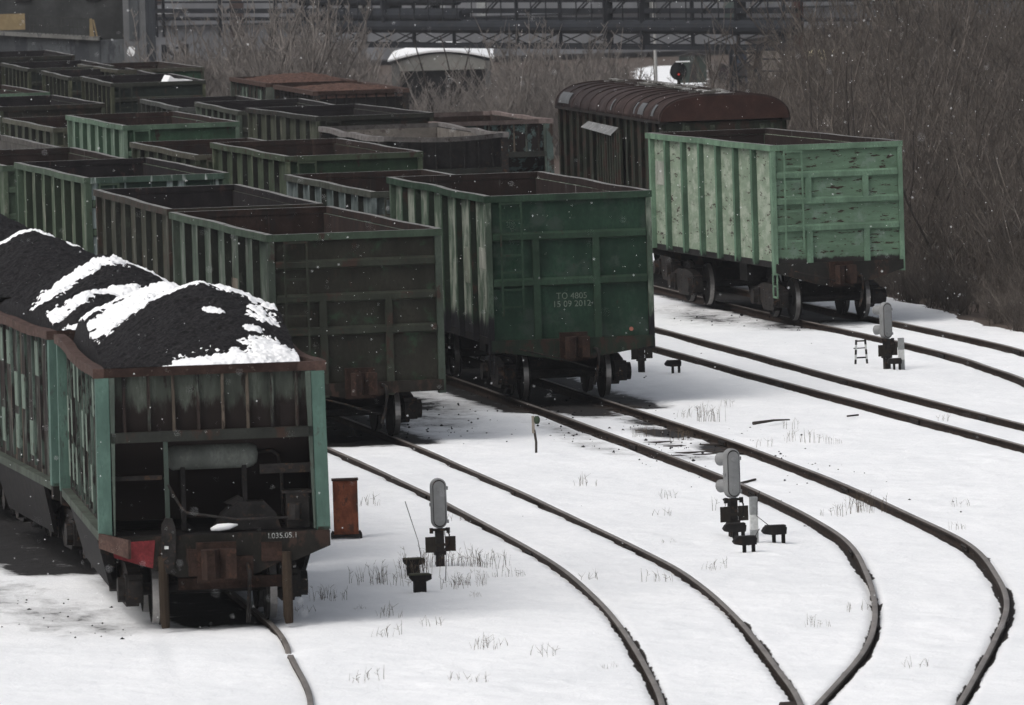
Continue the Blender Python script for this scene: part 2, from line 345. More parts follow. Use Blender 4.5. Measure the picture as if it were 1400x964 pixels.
def ground_mat():
    G = bpy.data.materials.new('snowy_ground'); G.use_nodes = True; N = G.node_tree.nodes; L = G.node_tree.links; b = N['Principled BSDF']
    b.inputs['Roughness'].default_value = .75; b.inputs['Specular IOR Level'].default_value = .15
    geo = N.new('ShaderNodeNewGeometry')
    def noise(s, st=(1,1,1), det=6, r=.65):
        mp = N.new('ShaderNodeMapping'); mp.inputs['Scale'].default_value = st; L.new(geo.outputs['Position'], mp.inputs[0])
        n = N.new('ShaderNodeTexNoise'); n.inputs['Scale'].default_value = s; n.inputs['Detail'].default_value = det; n.inputs['Roughness'].default_value = r
        L.new(mp.outputs[0], n.inputs['Vector']); return n.outputs['Fac']
    def at(nm):
        a = N.new('ShaderNodeAttribute'); a.attribute_name = nm; return a.outputs['Fac']
    def ma(op, a, c, d=None):
        q = N.new('ShaderNodeMath'); q.operation = op
        for i, v in enumerate((a, c, d)):
            if v is None: continue
            if isinstance(v, (int, float)): q.inputs[i].default_value = v
            else: L.new(v, q.inputs[i])
        return q.outputs[0]
    def rampf(f, a, c):
        r = N.new('ShaderNodeMapRange'); r.interpolation_type = 'SMOOTHSTEP'; r.inputs[1].default_value = a; r.inputs[2].default_value = c; L.new(f, r.inputs[0]); return r.outputs[0]
    def mix(f, a, c):
        x = N.new('ShaderNodeMix'); x.data_type = 'RGBA'; L.new(f, x.inputs[0])
        for s_, v in ((6, a), (7, c)):
            if isinstance(v, tuple): x.inputs[s_].default_value = (*v, 1)
            else: L.new(v, x.inputs[s_])
        return x.outputs[2]
    snow = mix(rampf(noise(.55, (1, .5, 1), 8, .7), .3, .72), (.79, .805, .82), (.89, .90, .91))
    specks = rampf(noise(9, (1, .55, 1), 4, .75), .70, .76)          # straw and grit poking through
    sp2 = rampf(noise(.5), .5, .62)
    snow = mix(ma('MULTIPLY', rampf(noise(7, (1, .5, 1), 6, .75), .45, .75), .55), snow, (.76, .775, .795))
    snow = mix(ma('MULTIPLY', ma('MULTIPLY', specks, sp2), .35), snow, (.33, .31, .28))
    # coal dust: solid core, streaky thin edge
    d = ma('ADD', at('dirt'), ma('MULTIPLY', ma('SUBTRACT', noise(2.2, (1, .5, 1), 8, .72), .5), 1.5))
    dust = rampf(d, .18, .75); core = rampf(d, .58, .86)
    c = mix(ma('MULTIPLY', dust, .55), snow, (.13, .13, .135)); c = mix(core, c, (.022, .021, .021))
    e = ma('ADD', at('edge'), ma('MULTIPLY', ma('SUBTRACT', noise(5, (1, .35, 1), 4, .6), .5), .5))
    c = mix(rampf(e, .45, .62), c, (.028, .023, .02))
    s = ma('ADD', at('soil'), ma('MULTIPLY', ma('SUBTRACT', noise(1.3, (1, .35, 1), 7, .7), .5), .9))
    soilc = mix(noise(3), (.045, .034, .027), (.115, .09, .075))
    c = mix(rampf(s, .42, .56), c, soilc)
    L.new(c, b.inputs['Base Color'])
    bp = N.new('ShaderNodeBump'); bp.inputs['Strength'].default_value = .6; bp.inputs['Distance'].default_value = .045
    L.new(noise(6, (1, .6, 1), 7, .7), bp.inputs['Height']); L.new(bp.outputs[0], b.inputs['Normal'])
    return G
me = mesh_np('ground', V, F, [ground_mat()], True)
for nm, arr in (('dirt', dirt), ('edge', railedge), ('soil', soil)):
    a = me.attributes.new(nm, 'FLOAT', 'POINT'); a.data.foreach_set('value', arr.astype(np.float32).ravel())
g = bpy.data.objects.new('ground', me); COL.objects.link(g); tag(g, kind='structure')

# ------------------------------------------------------------------ running gear
def bogie_proto():
    b = MB()
    b.box(-1.0,1.0,-.24,.24,.45,.82); b.box(-.3,.3,-.3,.3,.8,.96); b.box(-.8,.8,-.62,-.52,.38,.5); b.box(-.8,.8,.52,.62,.38,.5)
    root = b.build('bogie', M['black'])
    whs = []
    for y in (-.925, .925):
        for s in (-1, 1):
            w = MB()
            prof = [(.0,.10),(.01,.2),(.05,.40),(.02,.43),(0,.475),(.12,.465),(.125,.42),(.085,.40),(.06,.2),(.09,.10)]
            # flange on the inner side (s inward)
            pr = [(-.065,.10),(-.065,.42),(-.072,.50),(-.045,.502),(-.035,.478),(.062,.470),(.066,.44),(.03,.40),(.02,.18),(.05,.12)]
            pr = [(s*a, r) for a, r in pr]
            w.lathe_x(pr, (0, 0, 0), 36, 0)
            w.m = [1 if 4*36 <= i < 5*36 else 0 for i in range(len(w.f))]
            o = w.build('wheel', [M['black'], M['tread']], root); o.location = (s*.79, y, .475)
        ax = MB(); ax.tube([(-1.15,y,.475),(1.15,y,.475)], .085, 12); ax.build('axle', M['black'], root)
    for s in (-1, 1):
        f = MB(); x0, x1 = s*.98, s*1.16
        x0, x1 = min(x0, x1), max(x0, x1)
        prof = [(-1.16,.38),(-1.16,.60),(-.95,.72),(-.5,.80),(.5,.80),(.95,.72),(1.16,.60),(1.16,.38),(.72,.38),(.45,.20),(-.45,.20),(-.72,.38)]
        f.prism(prof, 'x', x0, x1)
        for y in (-.925, .925):
            f.tube([(s*1.10,y,.475),(s*1.30,y,.475)], .17, 14); f.box(min(s*.96,s*1.2), max(s*.96,s*1.2), y-.2, y+.2, .3, .68)
        f.build('side_frame', M['iron'], root)
        for y in (-.2, .2):
            sp = MB(); sp.tube([(s*1.07,y,.28+i*.035) for i in range(12)], [.105 if i % 2 else .085 for i in range(12)], 12); sp.build('spring', M['iron'], root)
    return root
BOGIE = bogie_proto(); BOGIE_USED = [False]
def add_bogie(parent, y):
    if not BOGIE_USED[0]:
        o = BOGIE; BOGIE_USED[0] = True; o.parent = parent
    else: o = copy_tree(BOGIE, parent)
    o.location = (0, y, 0); return o
def coupler(parent, y, s=-1, z=1.06, m='rust'):
    b = MB()
    b.box(-.1,.1,min(y,y+s*.35),max(y,y+s*.35),z-.12,z+.12)
    y1 = y+s*.35
    b.prism([(-.20,y1),(.22,y1),(.24,y1+s*.18),(.10,y1+s*.14),(.02,y1+s*.05),(-.06,y1+s*.25),(-.17,y1+s*.30),(-.24,y1+s*.18)], 'z', z-.2, z+.2)
    b.box(-.27,.27,min(y+s*.05,y+s*.12),max(y+s*.05,y+s*.12),z-.28,z+.27)
    return b.build('coupler', M[m], parent)

# ------------------------------------------------------------------ gondola wagons
def gondola(label, v, x0, HR, W=3.18, L=12.5, head=0., side=None, rib=None, endm=None, rim=None, post=None, inner=None,
            ribs=(.56,1.17,1.77), verts=((.28,1,3),(.71,1,3)), ladder=True, depth=2.6, sillm=None, detail=False, bow=.28, sheet_low=0, endpost=None, flank=None, endrim=None, pd=0.):
    """x0 = left outer edge of the near rim; head = sideways run of the left edge over the length"""
    rz = -math.atan2(head, L)
    root = empty('gondola_wagon', (x0+W/2*math.cos(rz), v+W/2*math.sin(rz), 0), rz, label=label, cat='goods wagon', group='open goods wagons in the yard')
    zb = HR-depth; hw = W/2; xs = hw-.125-pd; npan = 7
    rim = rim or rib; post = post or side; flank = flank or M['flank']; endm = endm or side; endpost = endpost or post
    fl = MB(); fl.box(-xs+.03,xs-.03,.12,L-.12,zb,zb+.06); fl.build('floor', inner, root)
    # side walls with their posts
    for s in (-1, 1):
        w = MB(); a, b_ = sorted((s*xs, s*(xs-.035))); w.box(a,b_,.09,L-.09,zb-.02,HR-.13,0)
        a, b_ = sorted((s*(xs-.037), s*(xs-.045))); w.box(a,b_,.13,L-.13,zb+.06,HR-.135,1)
        wall = w.build('side_wall', [side, inner], root)
        a, b_ = sorted((s*(xs+.002), s*(hw-.012)))
        pm = MB(); wd = .20
        def ps(y0, y1):
            k = .012
            xi, xo = s*(xs+.002), s*(hw-.012)
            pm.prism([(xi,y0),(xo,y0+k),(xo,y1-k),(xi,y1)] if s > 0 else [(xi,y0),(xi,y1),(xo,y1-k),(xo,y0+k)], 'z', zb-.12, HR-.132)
            for q in ((0, 2) if s > 0 else (1, 3)): pm.m[2+q] = 1  # near and far faces get the flank colour, with their shade painted in
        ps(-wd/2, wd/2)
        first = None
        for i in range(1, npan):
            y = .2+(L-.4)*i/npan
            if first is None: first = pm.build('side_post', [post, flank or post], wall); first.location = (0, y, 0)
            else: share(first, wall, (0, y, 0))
        # top chord, slightly bowed where loaders have hit it
        c = MB(); n = 14
        a, b_ = sorted((s*(hw-.13), s*hw))
        for i in range(n):
            y0, y1 = .0+L*i/n, L*(i+1)/n
            def off(y): return s*bow*.07*math.sin(y/L*math.pi*3+s)*math.sin(y/L*math.pi), bow*.022*math.sin(y/L*math.pi*4+1)*math.sin(y/L*math.pi)
            (o0, q0), (o1, q1) = off(y0), off(y1)
            c.hexa([(a+o0,y0,HR-.13+q0),(b_+o0,y0,HR-.13+q0),(b_+o1,y1,HR-.13+q1),(a+o1,y1,HR-.13+q1),(a+o0,y0,HR+q0),(b_+o0,y0,HR+q0),(b_+o1,y1,HR+q1),(a+o1,y1,HR+q1)])
        c.m = [1 if (i % 6) == (5 if s > 0 else 3) else 2 if (i % 6) == 1 else 0 for i in range(len(c.f))]
        c.build('top_rail', [rim, inner, M['dusttop']], root)
        for y0, y1, nm in ((-.01,.42,0),(L-.42,L+.01,1)):
            p = MB(); xi, xo = s*(xs+.004), s*(hw-.02)
            lo = zb-.30 if nm == 0 else zb-.12
            p.box(min(xi,xo),max(xi,xo),y0,y1-.24,lo,HR-.135)
            p.box(min(s*xs,s*(xs+.03)),max(s*xs,s*(xs+.03)),y1-.24,y1+.1,zb-.02,HR-.135)
            p.build('corner_post', endpost, root)
    for s, y in ((-1, 0), (1, L)):
        yo = y-s*.06
        w = MB(); a, b_ = sorted((yo, yo-s*.04)); w.box(-xs+.002,xs-.002,a,b_,zb-.05,HR-.13,0)
        a, b_ = sorted((yo-s*.042, yo-s*.05)); w.box(-xs+.05,xs-.05,a,b_,zb+.06,HR-.135,1)
        wall = w.build('end_wall', [endm, inner], root)
        c = MB(); a, b_ = sorted((y+s*.02, y-s*.12)); c.box(-hw+.13,hw-.13,a,b_,HR-.128,HR-.002); c.m[2 if s > 0 else 4] = 1; c.m[1] = 2; c.build('end_rail', [(endrim or rim) if s < 0 else rim, inner, M['dusttop']], root)
        ys = sorted((yo+s*.002, y+s*.028)); lv = [HR-.13]+[HR-r for r in ribs]+[zb-.05]
        for r in ribs:
            p = MB(); z = HR-r
            p.poly([(-xs+.01,ys[0] if s<0 else ys[1],z-.055),(xs-.01,ys[0] if s<0 else ys[1],z-.055),(xs-.01,ys[0] if s<0 else ys[1],z+.045),(-xs+.01,ys[0] if s<0 else ys[1],z+.045),
                    (-xs+.01,yo+s*.002,z-.085),(xs-.01,yo+s*.002,z-.085),(xs-.01,yo+s*.002,z+.085),(-xs+.01,yo+s*.002,z+.085)],
                   [(0,1,2,3),(4,7,6,5),(0,4,5,1),(3,2,6,7),(0,3,7,4),(1,5,6,2)])
            p.build('end_rib', rib, wall)
        if s < 0 or detail:
            for fx, a0, a1 in verts:
                x = -xs+fx*2*xs; zt = lv[a0]; zl = lv[a1]-.0
                p = MB(); p.box(x-.065,x+.065,ys[0]+.004,ys[1]-.004,zl-(.25 if a1 == len(lv)-1 else 0),zt); p.build('end_rib', rib, wall)
    if ladder:
        l = MB(); x1, x2 = -xs+.16, -xs+.56; zt = HR-.13; zl = HR-2.3
        for x in (x1, x2): l.box(x-.018,x+.018,-.14,-.115,zl,zt)
        for i in range(7): l.box(x1,x2,-.137,-.118,zl+.15+i*.33,zl+.185+i*.33)
        for x in (x1, x2): l.box(x-.015,x+.015,-.12,-.02,zt-.1,zt-.06); l.box(x-.015,x+.015,-.12,-.02,zl+.05,zl+.09)
        l.build('ladder', rib, root)
    sm = sillm or M['black']
    for s, y in ((-1, 0), (1, L)):
        e = MB(); a, b_ = sorted((y+s*.03, y-s*.22)); zs = zb-.052; zc = .80
        e.prism([(-hw+.06,zs),(-hw+.06,zs-.20),(-.55,zc+.05),(-.35,zc),(.35,zc),(.55,zc+.05),(hw-.06,zs-.20),(hw-.06,zs)], 'y', a, b_)
        e.build('end_beam', sm, root); coupler(root, y+s*.03, s)
    u = MB(); u.box(-.22,.22,.2,L-.2,.98,zb-.03); 
    for i in range(1, 7):
        y = L*i/7
        u.prism([(-xs+.05,zb-.03),(-xs+.05,zb-.15),(-.2,1.0),(.2,1.0),(xs-.05,zb-.15),(xs-.05,zb-.03)], 'y', y-.1, y+.1)
    u.box(-xs,-xs+.08,.3,L-.3,zb-.16,zb-.03); u.box(xs-.08,xs,.3,L-.3,zb-.16,zb-.03)
    u.tube([(.7,L*.42,.85),(.7,L*.52,.85)], .2, 12); u.box(-.8,-.5,L*.44,L*.5,.7,1.1)
    u.build('underframe', M['black'], root)
    add_bogie(root, 2.05); add_bogie(root, L-2.05)
    if detail:
        d = MB(); d.tube([(-1.05,-.10,zb-.22),(-.3,-.16,zb-.42),(.3,-.18,zb-.62)], .018, 6); d.tube([(-1.2,-.08,zb-.2),(-1.2,-.08,zb-.32)], .015, 6)
        d.build('release_lever', M['iron'], root)
        h = MB(); h.tube([(.42,-.02,1.0),(.45,-.22,.98),(.45,-.3,.8),(.40,-.3,.5),(.34,-.3,.32)], [.035,.035,.03,.03,.035], 8); h.build('brake_hose', M['iron'], root, True)
        st = MB(); x = -xs-.02; st.box(x-.03,x+.0,.02,.06,.55,zb); st.box(x-.03,x,.40,.44,.55,zb); st.box(x-.03,x,.02,.44,.55,.59); st.box(x-.03,x,.02,.44,.80,.83)
        st.build('step', endpost, root)
    return root

cols = dict
def gp(name, c, bleach=None, rust=.22, grime=None, streak=None, **k): return paint(name, c, bleach, rust, grime, streak, **k)
ST = (1, 1, .35)
# track 2, from the front
D_end = gp('deep_green_end', (.030, .088, .056), ((.05,.075,.06), .35, (1,1,1)), .2)
D_rib = gp('deep_green_rib', (.048, .105, .068), None, .30); D_fl = gp('deep_green_flank_shade', (.028, .048, .034), None, .35, (1.5, .45, COALG))  # D_fl: post green darkened to paint in the shaded faces, grime at the foot
D_side = gp('deep_green_side', (.15, .23, .17), ((.36, .39, .33), .55, (1, 1, .5)), .22, (1.55, .45, COALG))
D_post = gp('deep_green_post', (.05, .11, .065), ((.15, .22, .16), .3, ST), .3, (1.5, .45, COALG))
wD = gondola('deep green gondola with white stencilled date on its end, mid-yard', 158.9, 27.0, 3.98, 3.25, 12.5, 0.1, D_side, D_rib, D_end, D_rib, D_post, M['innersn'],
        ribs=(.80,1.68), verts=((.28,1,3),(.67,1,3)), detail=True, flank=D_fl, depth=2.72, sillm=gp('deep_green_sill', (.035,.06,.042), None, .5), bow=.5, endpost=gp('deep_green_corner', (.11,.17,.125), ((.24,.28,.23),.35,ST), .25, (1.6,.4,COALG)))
J_side = gp('blue_grey_side', (.15, .20, .205), ((.27, .32, .32), .45, ST), .25); J_rib = gp('blue_grey_rib', (.12, .135, .115), None, .4)
gondola('low blue-grey gondola directly behind the deep green one, only its left side showing', 172.9, 27.0, 3.63, 3.2, 12.4, 0, J_side, J_rib, J_side, J_rib, J_side, M['inner'])
G_side = gp('moss_side', (.10, .14, .09), ((.20, .22, .15), .3, ST), .3); G_rib = gp('moss_rib', (.10, .14, .09), None, .42); G_end = gp('moss_end', (.04, .085, .048), None, .3)
gondola('mid green gondola with patchy rusty inside, third in the line behind the stencilled one', 187.8, 27.40, 3.95, 3.15, 12.3, 0, G_side, G_rib, G_end, G_rib, G_side, M['inner'], bow=.4)
K_side = gp('drab_side', (.09, .11, .075), None, .35); K_rib = gp('drab_rib', (.14, .135, .105), None, .35)
gondola('low drab gondola with a tan rim between the mint green and mid green gondolas', 202.1, 27.3, 3.60, 3.15, 12.4, 0, K_side, K_rib, K_side, K_rib, K_side, M['inner'])
F_side = gp('mint_side', (.20, .31, .235), ((.30, .38, .31), .3, ST), .2); F_rib = gp('mint_rib', (.155, .27, .19), None, .22); F_post = gp('mint_post', (.12, .24, .17), None, .3); F_end = gp('mint_end', (.055, .135, .08), None, .36)
gondola('bright mint green gondola with pale side, among the dark wagons at upper left', 218.0, 27.58, 3.93, 3.08, 12.4, 0, F_side, F_rib, F_end, F_rib, F_side, M['inner'], flank=gp('mint_flank_shade', (.06,.13,.085), None, .3), ribs=(.75,1.5), verts=((.3,1,3),(.7,1,3)))
P_side = gp('olive_side', (.085, .10, .07), None, .35); P_rib = gp('olive_rib', (.13, .13, .10), None, .3)
gondola('low olive gondola left of the mint green one, its near rim pale', 231.0, 27.3, 3.57, 3.15, 12.4, 0, P_side, P_rib, P_side, P_rib, P_side, M['inner'])
Q_end = gp('brown_end', (.045, .042, .034), None, .45)
gondola('brown-black gondola with broad dark end wall behind the low olive gondola', 245.0, 27.4, 3.85, 3.12, 12.4, 0, P_side, Q_end, Q_end, Q_end, P_side, M['innerdk'])
gondola('gondola with thin bright green near rim and reddish inside at the left edge', 259.0, 27.45, 3.90, 3.1, 12.4, 0, F_post, F_rib, F_end, F_rib, F_post, M['inner'])
# track 1
C_end = gp('dull_end', (.047, .046, .036), ((.04, .075, .045), .25, (1,1,1)), .30); C_rib = gp('dull_rib', (.062, .072, .055), None, .40); C_rim = gp('dull_rim', (.085, .135, .095), None, .3)
C_side = gp('dull_side', (.12, .17, .135), ((.22, .24, .21), .4, ST), .25)
C_post = gp('dull_post', (.06, .085, .066), None, .35)
wC = gondola('dull brown-green gondola with ladder on its end, beside the nearest coal wagon', 149.9, 21.49, 3.77, 3.2, 12.5, -.1, C_side, C_rib, C_end, C_rim, C_side, M['inner'], pd=.02,
        ribs=(.56,1.17,1.77), verts=((.29,2,4),(.70,2,4)), detail=True, depth=2.66, sillm=gp('dull_sill', (.035,.031,.026), None, .5), bow=.3, endpost=gp('dull_corner', (.10,.135,.11), None, .35))
I_side = gp('grimy_side', (.075, .08, .058), ((.13, .13, .11), .3, ST), .4); I_rib = gp('grimy_rib', (.06, .055, .043), None, .5)
gondola('grimy brown gondola between the white-rimmed green one and the one with a ladder', 163.9, 21.55, 3.77, 3.1, 12.5, .1, I_side, I_rib, I_rib, I_rib, I_side, M['innerdk'], endpost=I_rib)
H_side = gp('grass_side', (.14, .20, .135), ((.30, .30, .25), .3, ST), .25); H_rim = gp('grass_rim', (.105, .165, .115), None, .28)
H_end = gp('frosted_end', (.04, .09, .07), None, .3, streak=((.34, .40, .39), .5))
gondola('green gondola with white scraped near rim, left of the grimy brown one', 178.3, 21.70, 3.95, 3.12, 12.2, -.1, H_side, H_rim, H_end, H_rim, H_side, M['innerdk'], endpost=H_rim, pd=.03, flank=gp('grass_flank_shade', (.035,.055,.036)), endrim=gp('scraped_rim', (.06,.105,.085), None, .25, streak=((.50,.54,.53), .42), dim=.8))
gondola('gondola with frosted inner end wall, mostly hidden behind the white scraped green one', 192.0, 21.5, 3.83, 3.15, 12.3, 0, H_side, H_rim, H_rim, H_rim, H_side, M['innersn'])
gondola('dark gondola at the left edge with whitish inner right wall', 205.6, 21.35, 3.80, 3.15, 12.3, 0, I_side, I_rib, gp('limed_end', (.05,.05,.045), None, .3, streak=((.3,.34,.36),.6)), I_rib, I_side, mat('limed_inside', (.10,.095,.09), .95, 0, .3, 3))
# track 3
N_side = gp('khaki_side', (.11, .125, .09), ((.2, .2, .16), .3, ST), .3); N_rib = gp('khaki_rib', (.05, .052, .045), None, .4)
gondola('dark-rimmed khaki gondola right behind the rusty-inside mid green one', 229.0, 34.3, 3.68, 3.3, 11.9, -.25, N_side, N_rib, N_rib, N_rib, N_side, M['innerdk'])
O_side = gp('sage_side', (.14, .185, .145), ((.25, .28, .24), .3, ST), .28); O_rib = gp('sage_rib', (.10, .11, .09), None, .35)
gondola('sage green gondola one place behind the khaki one, dark load inside', 242.5, 34.05, 3.55, 3.3, 12.3, .4, O_side, O_rib, O_rib, O_rib, O_side, M['innerdk'])
gondola('low grey gondola with a flat grey rim behind the sage green one', 258.4, 34.45, 3.30, 3.25, 12.4, .4, gp('slate_side', (.075,.085,.08), None, .3), gp('slate_rib', (.13,.14,.14), None, .2), N_rib, None, None, M['innerdk'])
V_side = gp('pine_side', (.10, .115, .07), ((.17, .18, .11), .3, ST), .35); V_end = gp('pine_end', (.035, .055, .048), None, .35); V_rib = gp('pine_rib', (.062, .07, .057), None, .4)
gondola('olive gondola with long dark green end, near the top of the left block', 276.4, 34.62, 3.71, 3.15, 12.4, .5, V_side, V_rib, V_end, V_rib, V_side, M['innerdk'])
gondola('olive gondola second from the far end of the left block, plain dark rim', 290.3, 34.9, 3.66, 3.15, 12.4, .5, V_side, V_rib, V_end, V_rib, V_side, M['innerdk'])
gondola('olive gondola at the left edge behind two alike, partly cut by the frame', 305.0, 35.2, 3.70, 3.15, 12.4, .4, V_side, V_rib, V_end, V_rib, V_side, M['innerdk'])
gondola('blackish gondola farthest back at the top left corner', 320.0, 35.75, 3.85, 3.0, 12.4, .4, N_rib, N_rib, N_rib, N_rib, N_rib, M['innerdk'])
# track 4
E_pnl = gp('pale_green_side', (.30, .40, .30), ((.36, .41, .33), .5, (1, .6, 1.4)), .36, (1.24, .36, COALG), st=(1, .5, 2.2), dim=.66, var=.16)
E_post = gp('pale_green_post', (.15, .30, .20), None, .22, (1.25, .4, COALG), dim=.6); E_rib = gp('pale_green_rib', (.19, .34, .235), None, .22, (1.3, .1, (.03,.028,.025)), dim=.62)
E_end = gp('pale_green_end', (.175, .31, .21), ((.20,.28,.22), .3, (1,1,1)), .39, (1.42, .12, (.028,.027,.025)), st=(.7, 1, 3.2), sharp=.04, dim=.62, var=.16)
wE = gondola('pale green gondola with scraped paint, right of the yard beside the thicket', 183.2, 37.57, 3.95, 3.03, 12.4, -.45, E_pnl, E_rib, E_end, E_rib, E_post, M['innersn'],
        flank=gp('pale_green_flank_shade', (.10,.19,.13), None, .2, (1.25,.4,COALG), dim=.6), ribs=(.68,1.26,1.86), verts=((.26,1,2),(.73,1,2),(.26,3,4),(.73,3,4)), detail=True, depth=2.58, sillm=gp('pale_green_sill', (.035,.034,.032), None, .5), endpost=gp('pale_green_corner', (.20, .35, .245), None, .2, dim=.64))
gondola('distant gondola with a tan rim, alone behind the rusty hopper wagons', 297.5, 37.5, 3.70, 3.13, 12.4, .1, K_side, K_rib, F_end, K_rib, K_side, M['inner'])

sh = MB(); sh.prism([(36.9,3.6),(37.02,3.83),(37.15,3.74),(37.5,3.68),(37.75,3.66),(37.78,3.6)], 'y', 279.5, 281); tag(sh.build('snow_heap', M['snow_s']), 'small white heap of snow on the load of a distant olive wagon', 'snow heap')
# writing on the ends
def text(parent, body, loc, size, m, name='stencil', shear=0):
    cu = bpy.data.curves.new('stencil', 'FONT'); cu.body = body; cu.size = size; cu.align_x = 'CENTER'; cu.extrude = .0015; cu.shear = shear
    tmp = bpy.data.objects.new('tmp', cu); COL.objects.link(tmp)
    me = bpy.data.meshes.new_from_object(tmp.evaluated_get(bpy.context.evaluated_depsgraph_get()))
    bpy.data.objects.remove(tmp); me.materials.clear(); me.materials.append(m)
    o = bpy.data.objects.new(name, me); COL.objects.link(o); o.parent = parent; o.location = loc; o.rotation_euler = (R(90), 0, 0); return o
MT = mat('faded_white_stencil', (.15, .18, .15), .9, 0, .3, 12, second=(.06, .09, .07), amount=.3)
text(wD, 'ТО 4805', (.02, .055, 3.98-2.02), .165, MT); text(wD, '15 09 2012', (.02, .055, 3.98-2.17), .165, MT)
d = MB(); d.box(.0,.03,-.045,-.04,1.19,1.31); d.box(.0,.22,-.045,-.04,1.28,1.31); d.box(.19,.22,-.045,-.04,1.19,1.31)
d.build('painted_bracket_mark', MT, wD)

def chalk(parent, x, pts, m):
    q = MB(); q.tube([(x, y, z) for y, z in pts], .012, 4); q.build('chalk_mark', m, parent)
pm_ = gp('repaint_patch', (.42,.44,.40), None, .25, dim=.7)
def patch(parent, W, y0, y1, z0, z1, m=pm_):
    q = MB(); x = -W/2+.118; q.box(x-.003, x+.001, y0, y1, z0, z1); q.build('painted_patch', m, parent)
patch(wD, 3.25, .55, 1.55, 2.55, 2.95); patch(wD, 3.25, 2.45, 3.4, 2.2, 2.9, gp('faded_patch', (.3,.34,.28), None, .35, dim=.6)); patch(wE, 3.03, 10.6, 11.9, 2.75, 3.3)
patch(wC, 3.2, 4.4, 5.2, 1.9, 2.8, gp('beige_patch', (.26,.22,.18), None, .35, dim=.6))
for w_, x_, z_ in ((wD, 1.15, 1.34), (wE, 1.2, 1.28)):
    q = MB(); q.tube([(x_, .02, z_), (x_, -.012, z_)], .04, 10); q.build('tail_lamp_bracket', mat('reddish_spot', (.30, .12, .09)), w_)
# ------------------------------------------------------------------ coal
def coal_mat(c1, c2, name='coal'):
    m_ = mat(name, c1, .75, 0, .5, 14, second=c2, amount=.45, fine=60, bump=.9, spec=.12); return m_
M['ribdirty'] = mat('dirty_teal_rib', (.085, .115, .098), .8, 0, .4, 3, (1,1,.3), second=(.018,.016,.015), amount=.5)
M['coal'] = coal_mat((.012, .0112, .012), (.03, .028, .03))
def pile(label, loc, rz, W, L, z0, H, apex, snow=None, mats=None, rad=(.5, .38), seed=1, lumps=.07, cat='coal heap', name='coal_heap', group='loads in the wagons', flat=0):
    n, mY = 150, int(150*L/W*.7)
    xs = np.linspace(-W/2, W/2, n); ys = np.linspace(0, L, mY); X, Y = np.meshgrid(xs, ys)
    z = np.zeros(X.shape)-.25
    for (ax, ay, h, rx, ry) in apex:
        d = np.sqrt(((X-ax)/rx)**2+((Y-ay)/ry)**2)
        z = np.maximum(z, h*(1-d**1.25)-.0)
    z += (fbm(X*1.8+seed, Y*1.8, seed)-.5)*.16+(fbm(X*7, Y*7+seed, seed+5)-.5)*lumps+(vnoise(X*26, Y*26, seed+6)-.5)*.03
    z = np.clip(z, -.35, 9)
    ed = np.minimum(np.minimum(X+W/2, W/2-X)/.06, np.minimum(Y, L-Y)/.06); z = np.where(ed < 1, np.minimum(z, -.05+0*z), z)
    V = np.stack([X.ravel(), Y.ravel(), (z+z0).ravel()], 1); idx = np.arange(z.size).reshape(z.shape)
    F = np.stack([idx[:-1,:-1].ravel(), idx[:-1,1:].ravel(), idx[1:,1:].ravel(), idx[1:,:-1].ravel()], 1)
    me = mesh_np(name, V, F, [mats or M['coal']]); o = bpy.data.objects.new(name, me); COL.objects.link(o)
    o.location = loc; o.rotation_euler = (0, 0, rz); tag(o, label, cat, group)
    if snow:
        mk = np.full(X.shape, -1.)
        for sp in snow:   # ('line', pts, width, amount) or ('blob', x, y, rx, ry, amount)
            if sp[0] == 'line':
                P = sp[1]; dm = np.full(X.shape, 99.)
                for (a, b_) in zip(P[:-1], P[1:]):
                    ax, ay, bx, by = *a, *b_; tt = np.clip(((X-ax)*(bx-ax)+(Y-ay)*(by-ay))/((bx-ax)**2+(by-ay)**2), 0, 1)
                    dm = np.minimum(dm, np.hypot(X-ax-tt*(bx-ax), Y-ay-tt*(by-ay)))
                mk = np.maximum(mk, 1-dm/sp[2])
            else: mk = np.maximum(mk, 1-np.hypot((X-sp[1])/sp[3], (Y-sp[2])/sp[4]))
        mk = mk+(fbm(X*3, Y*3, seed+20)-.5)*1.5+(fbm(X*11, Y*9, seed+21)-.5)*1.3+(vnoise(X*28, Y*22, seed+23)-.5)*1.0
        zs = z+np.clip((mk-.05)*.085, -.06, .035)+(vnoise(X*9, Y*9, seed+29)-.5)*.02
        zs = np.where(ed < 1.5, z-.05, zs)
        keep = (mk > -.25) & (ed > 1); K = keep[:-1,:-1] | keep[1:,1:] | keep[:-1,1:] | keep[1:,:-1]
        V2 = np.stack([X.ravel(), Y.ravel(), (zs+z0).ravel()], 1)
        me = mesh_np('snow_cover', V2, F[K.ravel()], [M['snow_s']], True); s_ = bpy.data.objects.new('snow_cover', me); COL.objects.link(s_); s_.parent = o
    return o

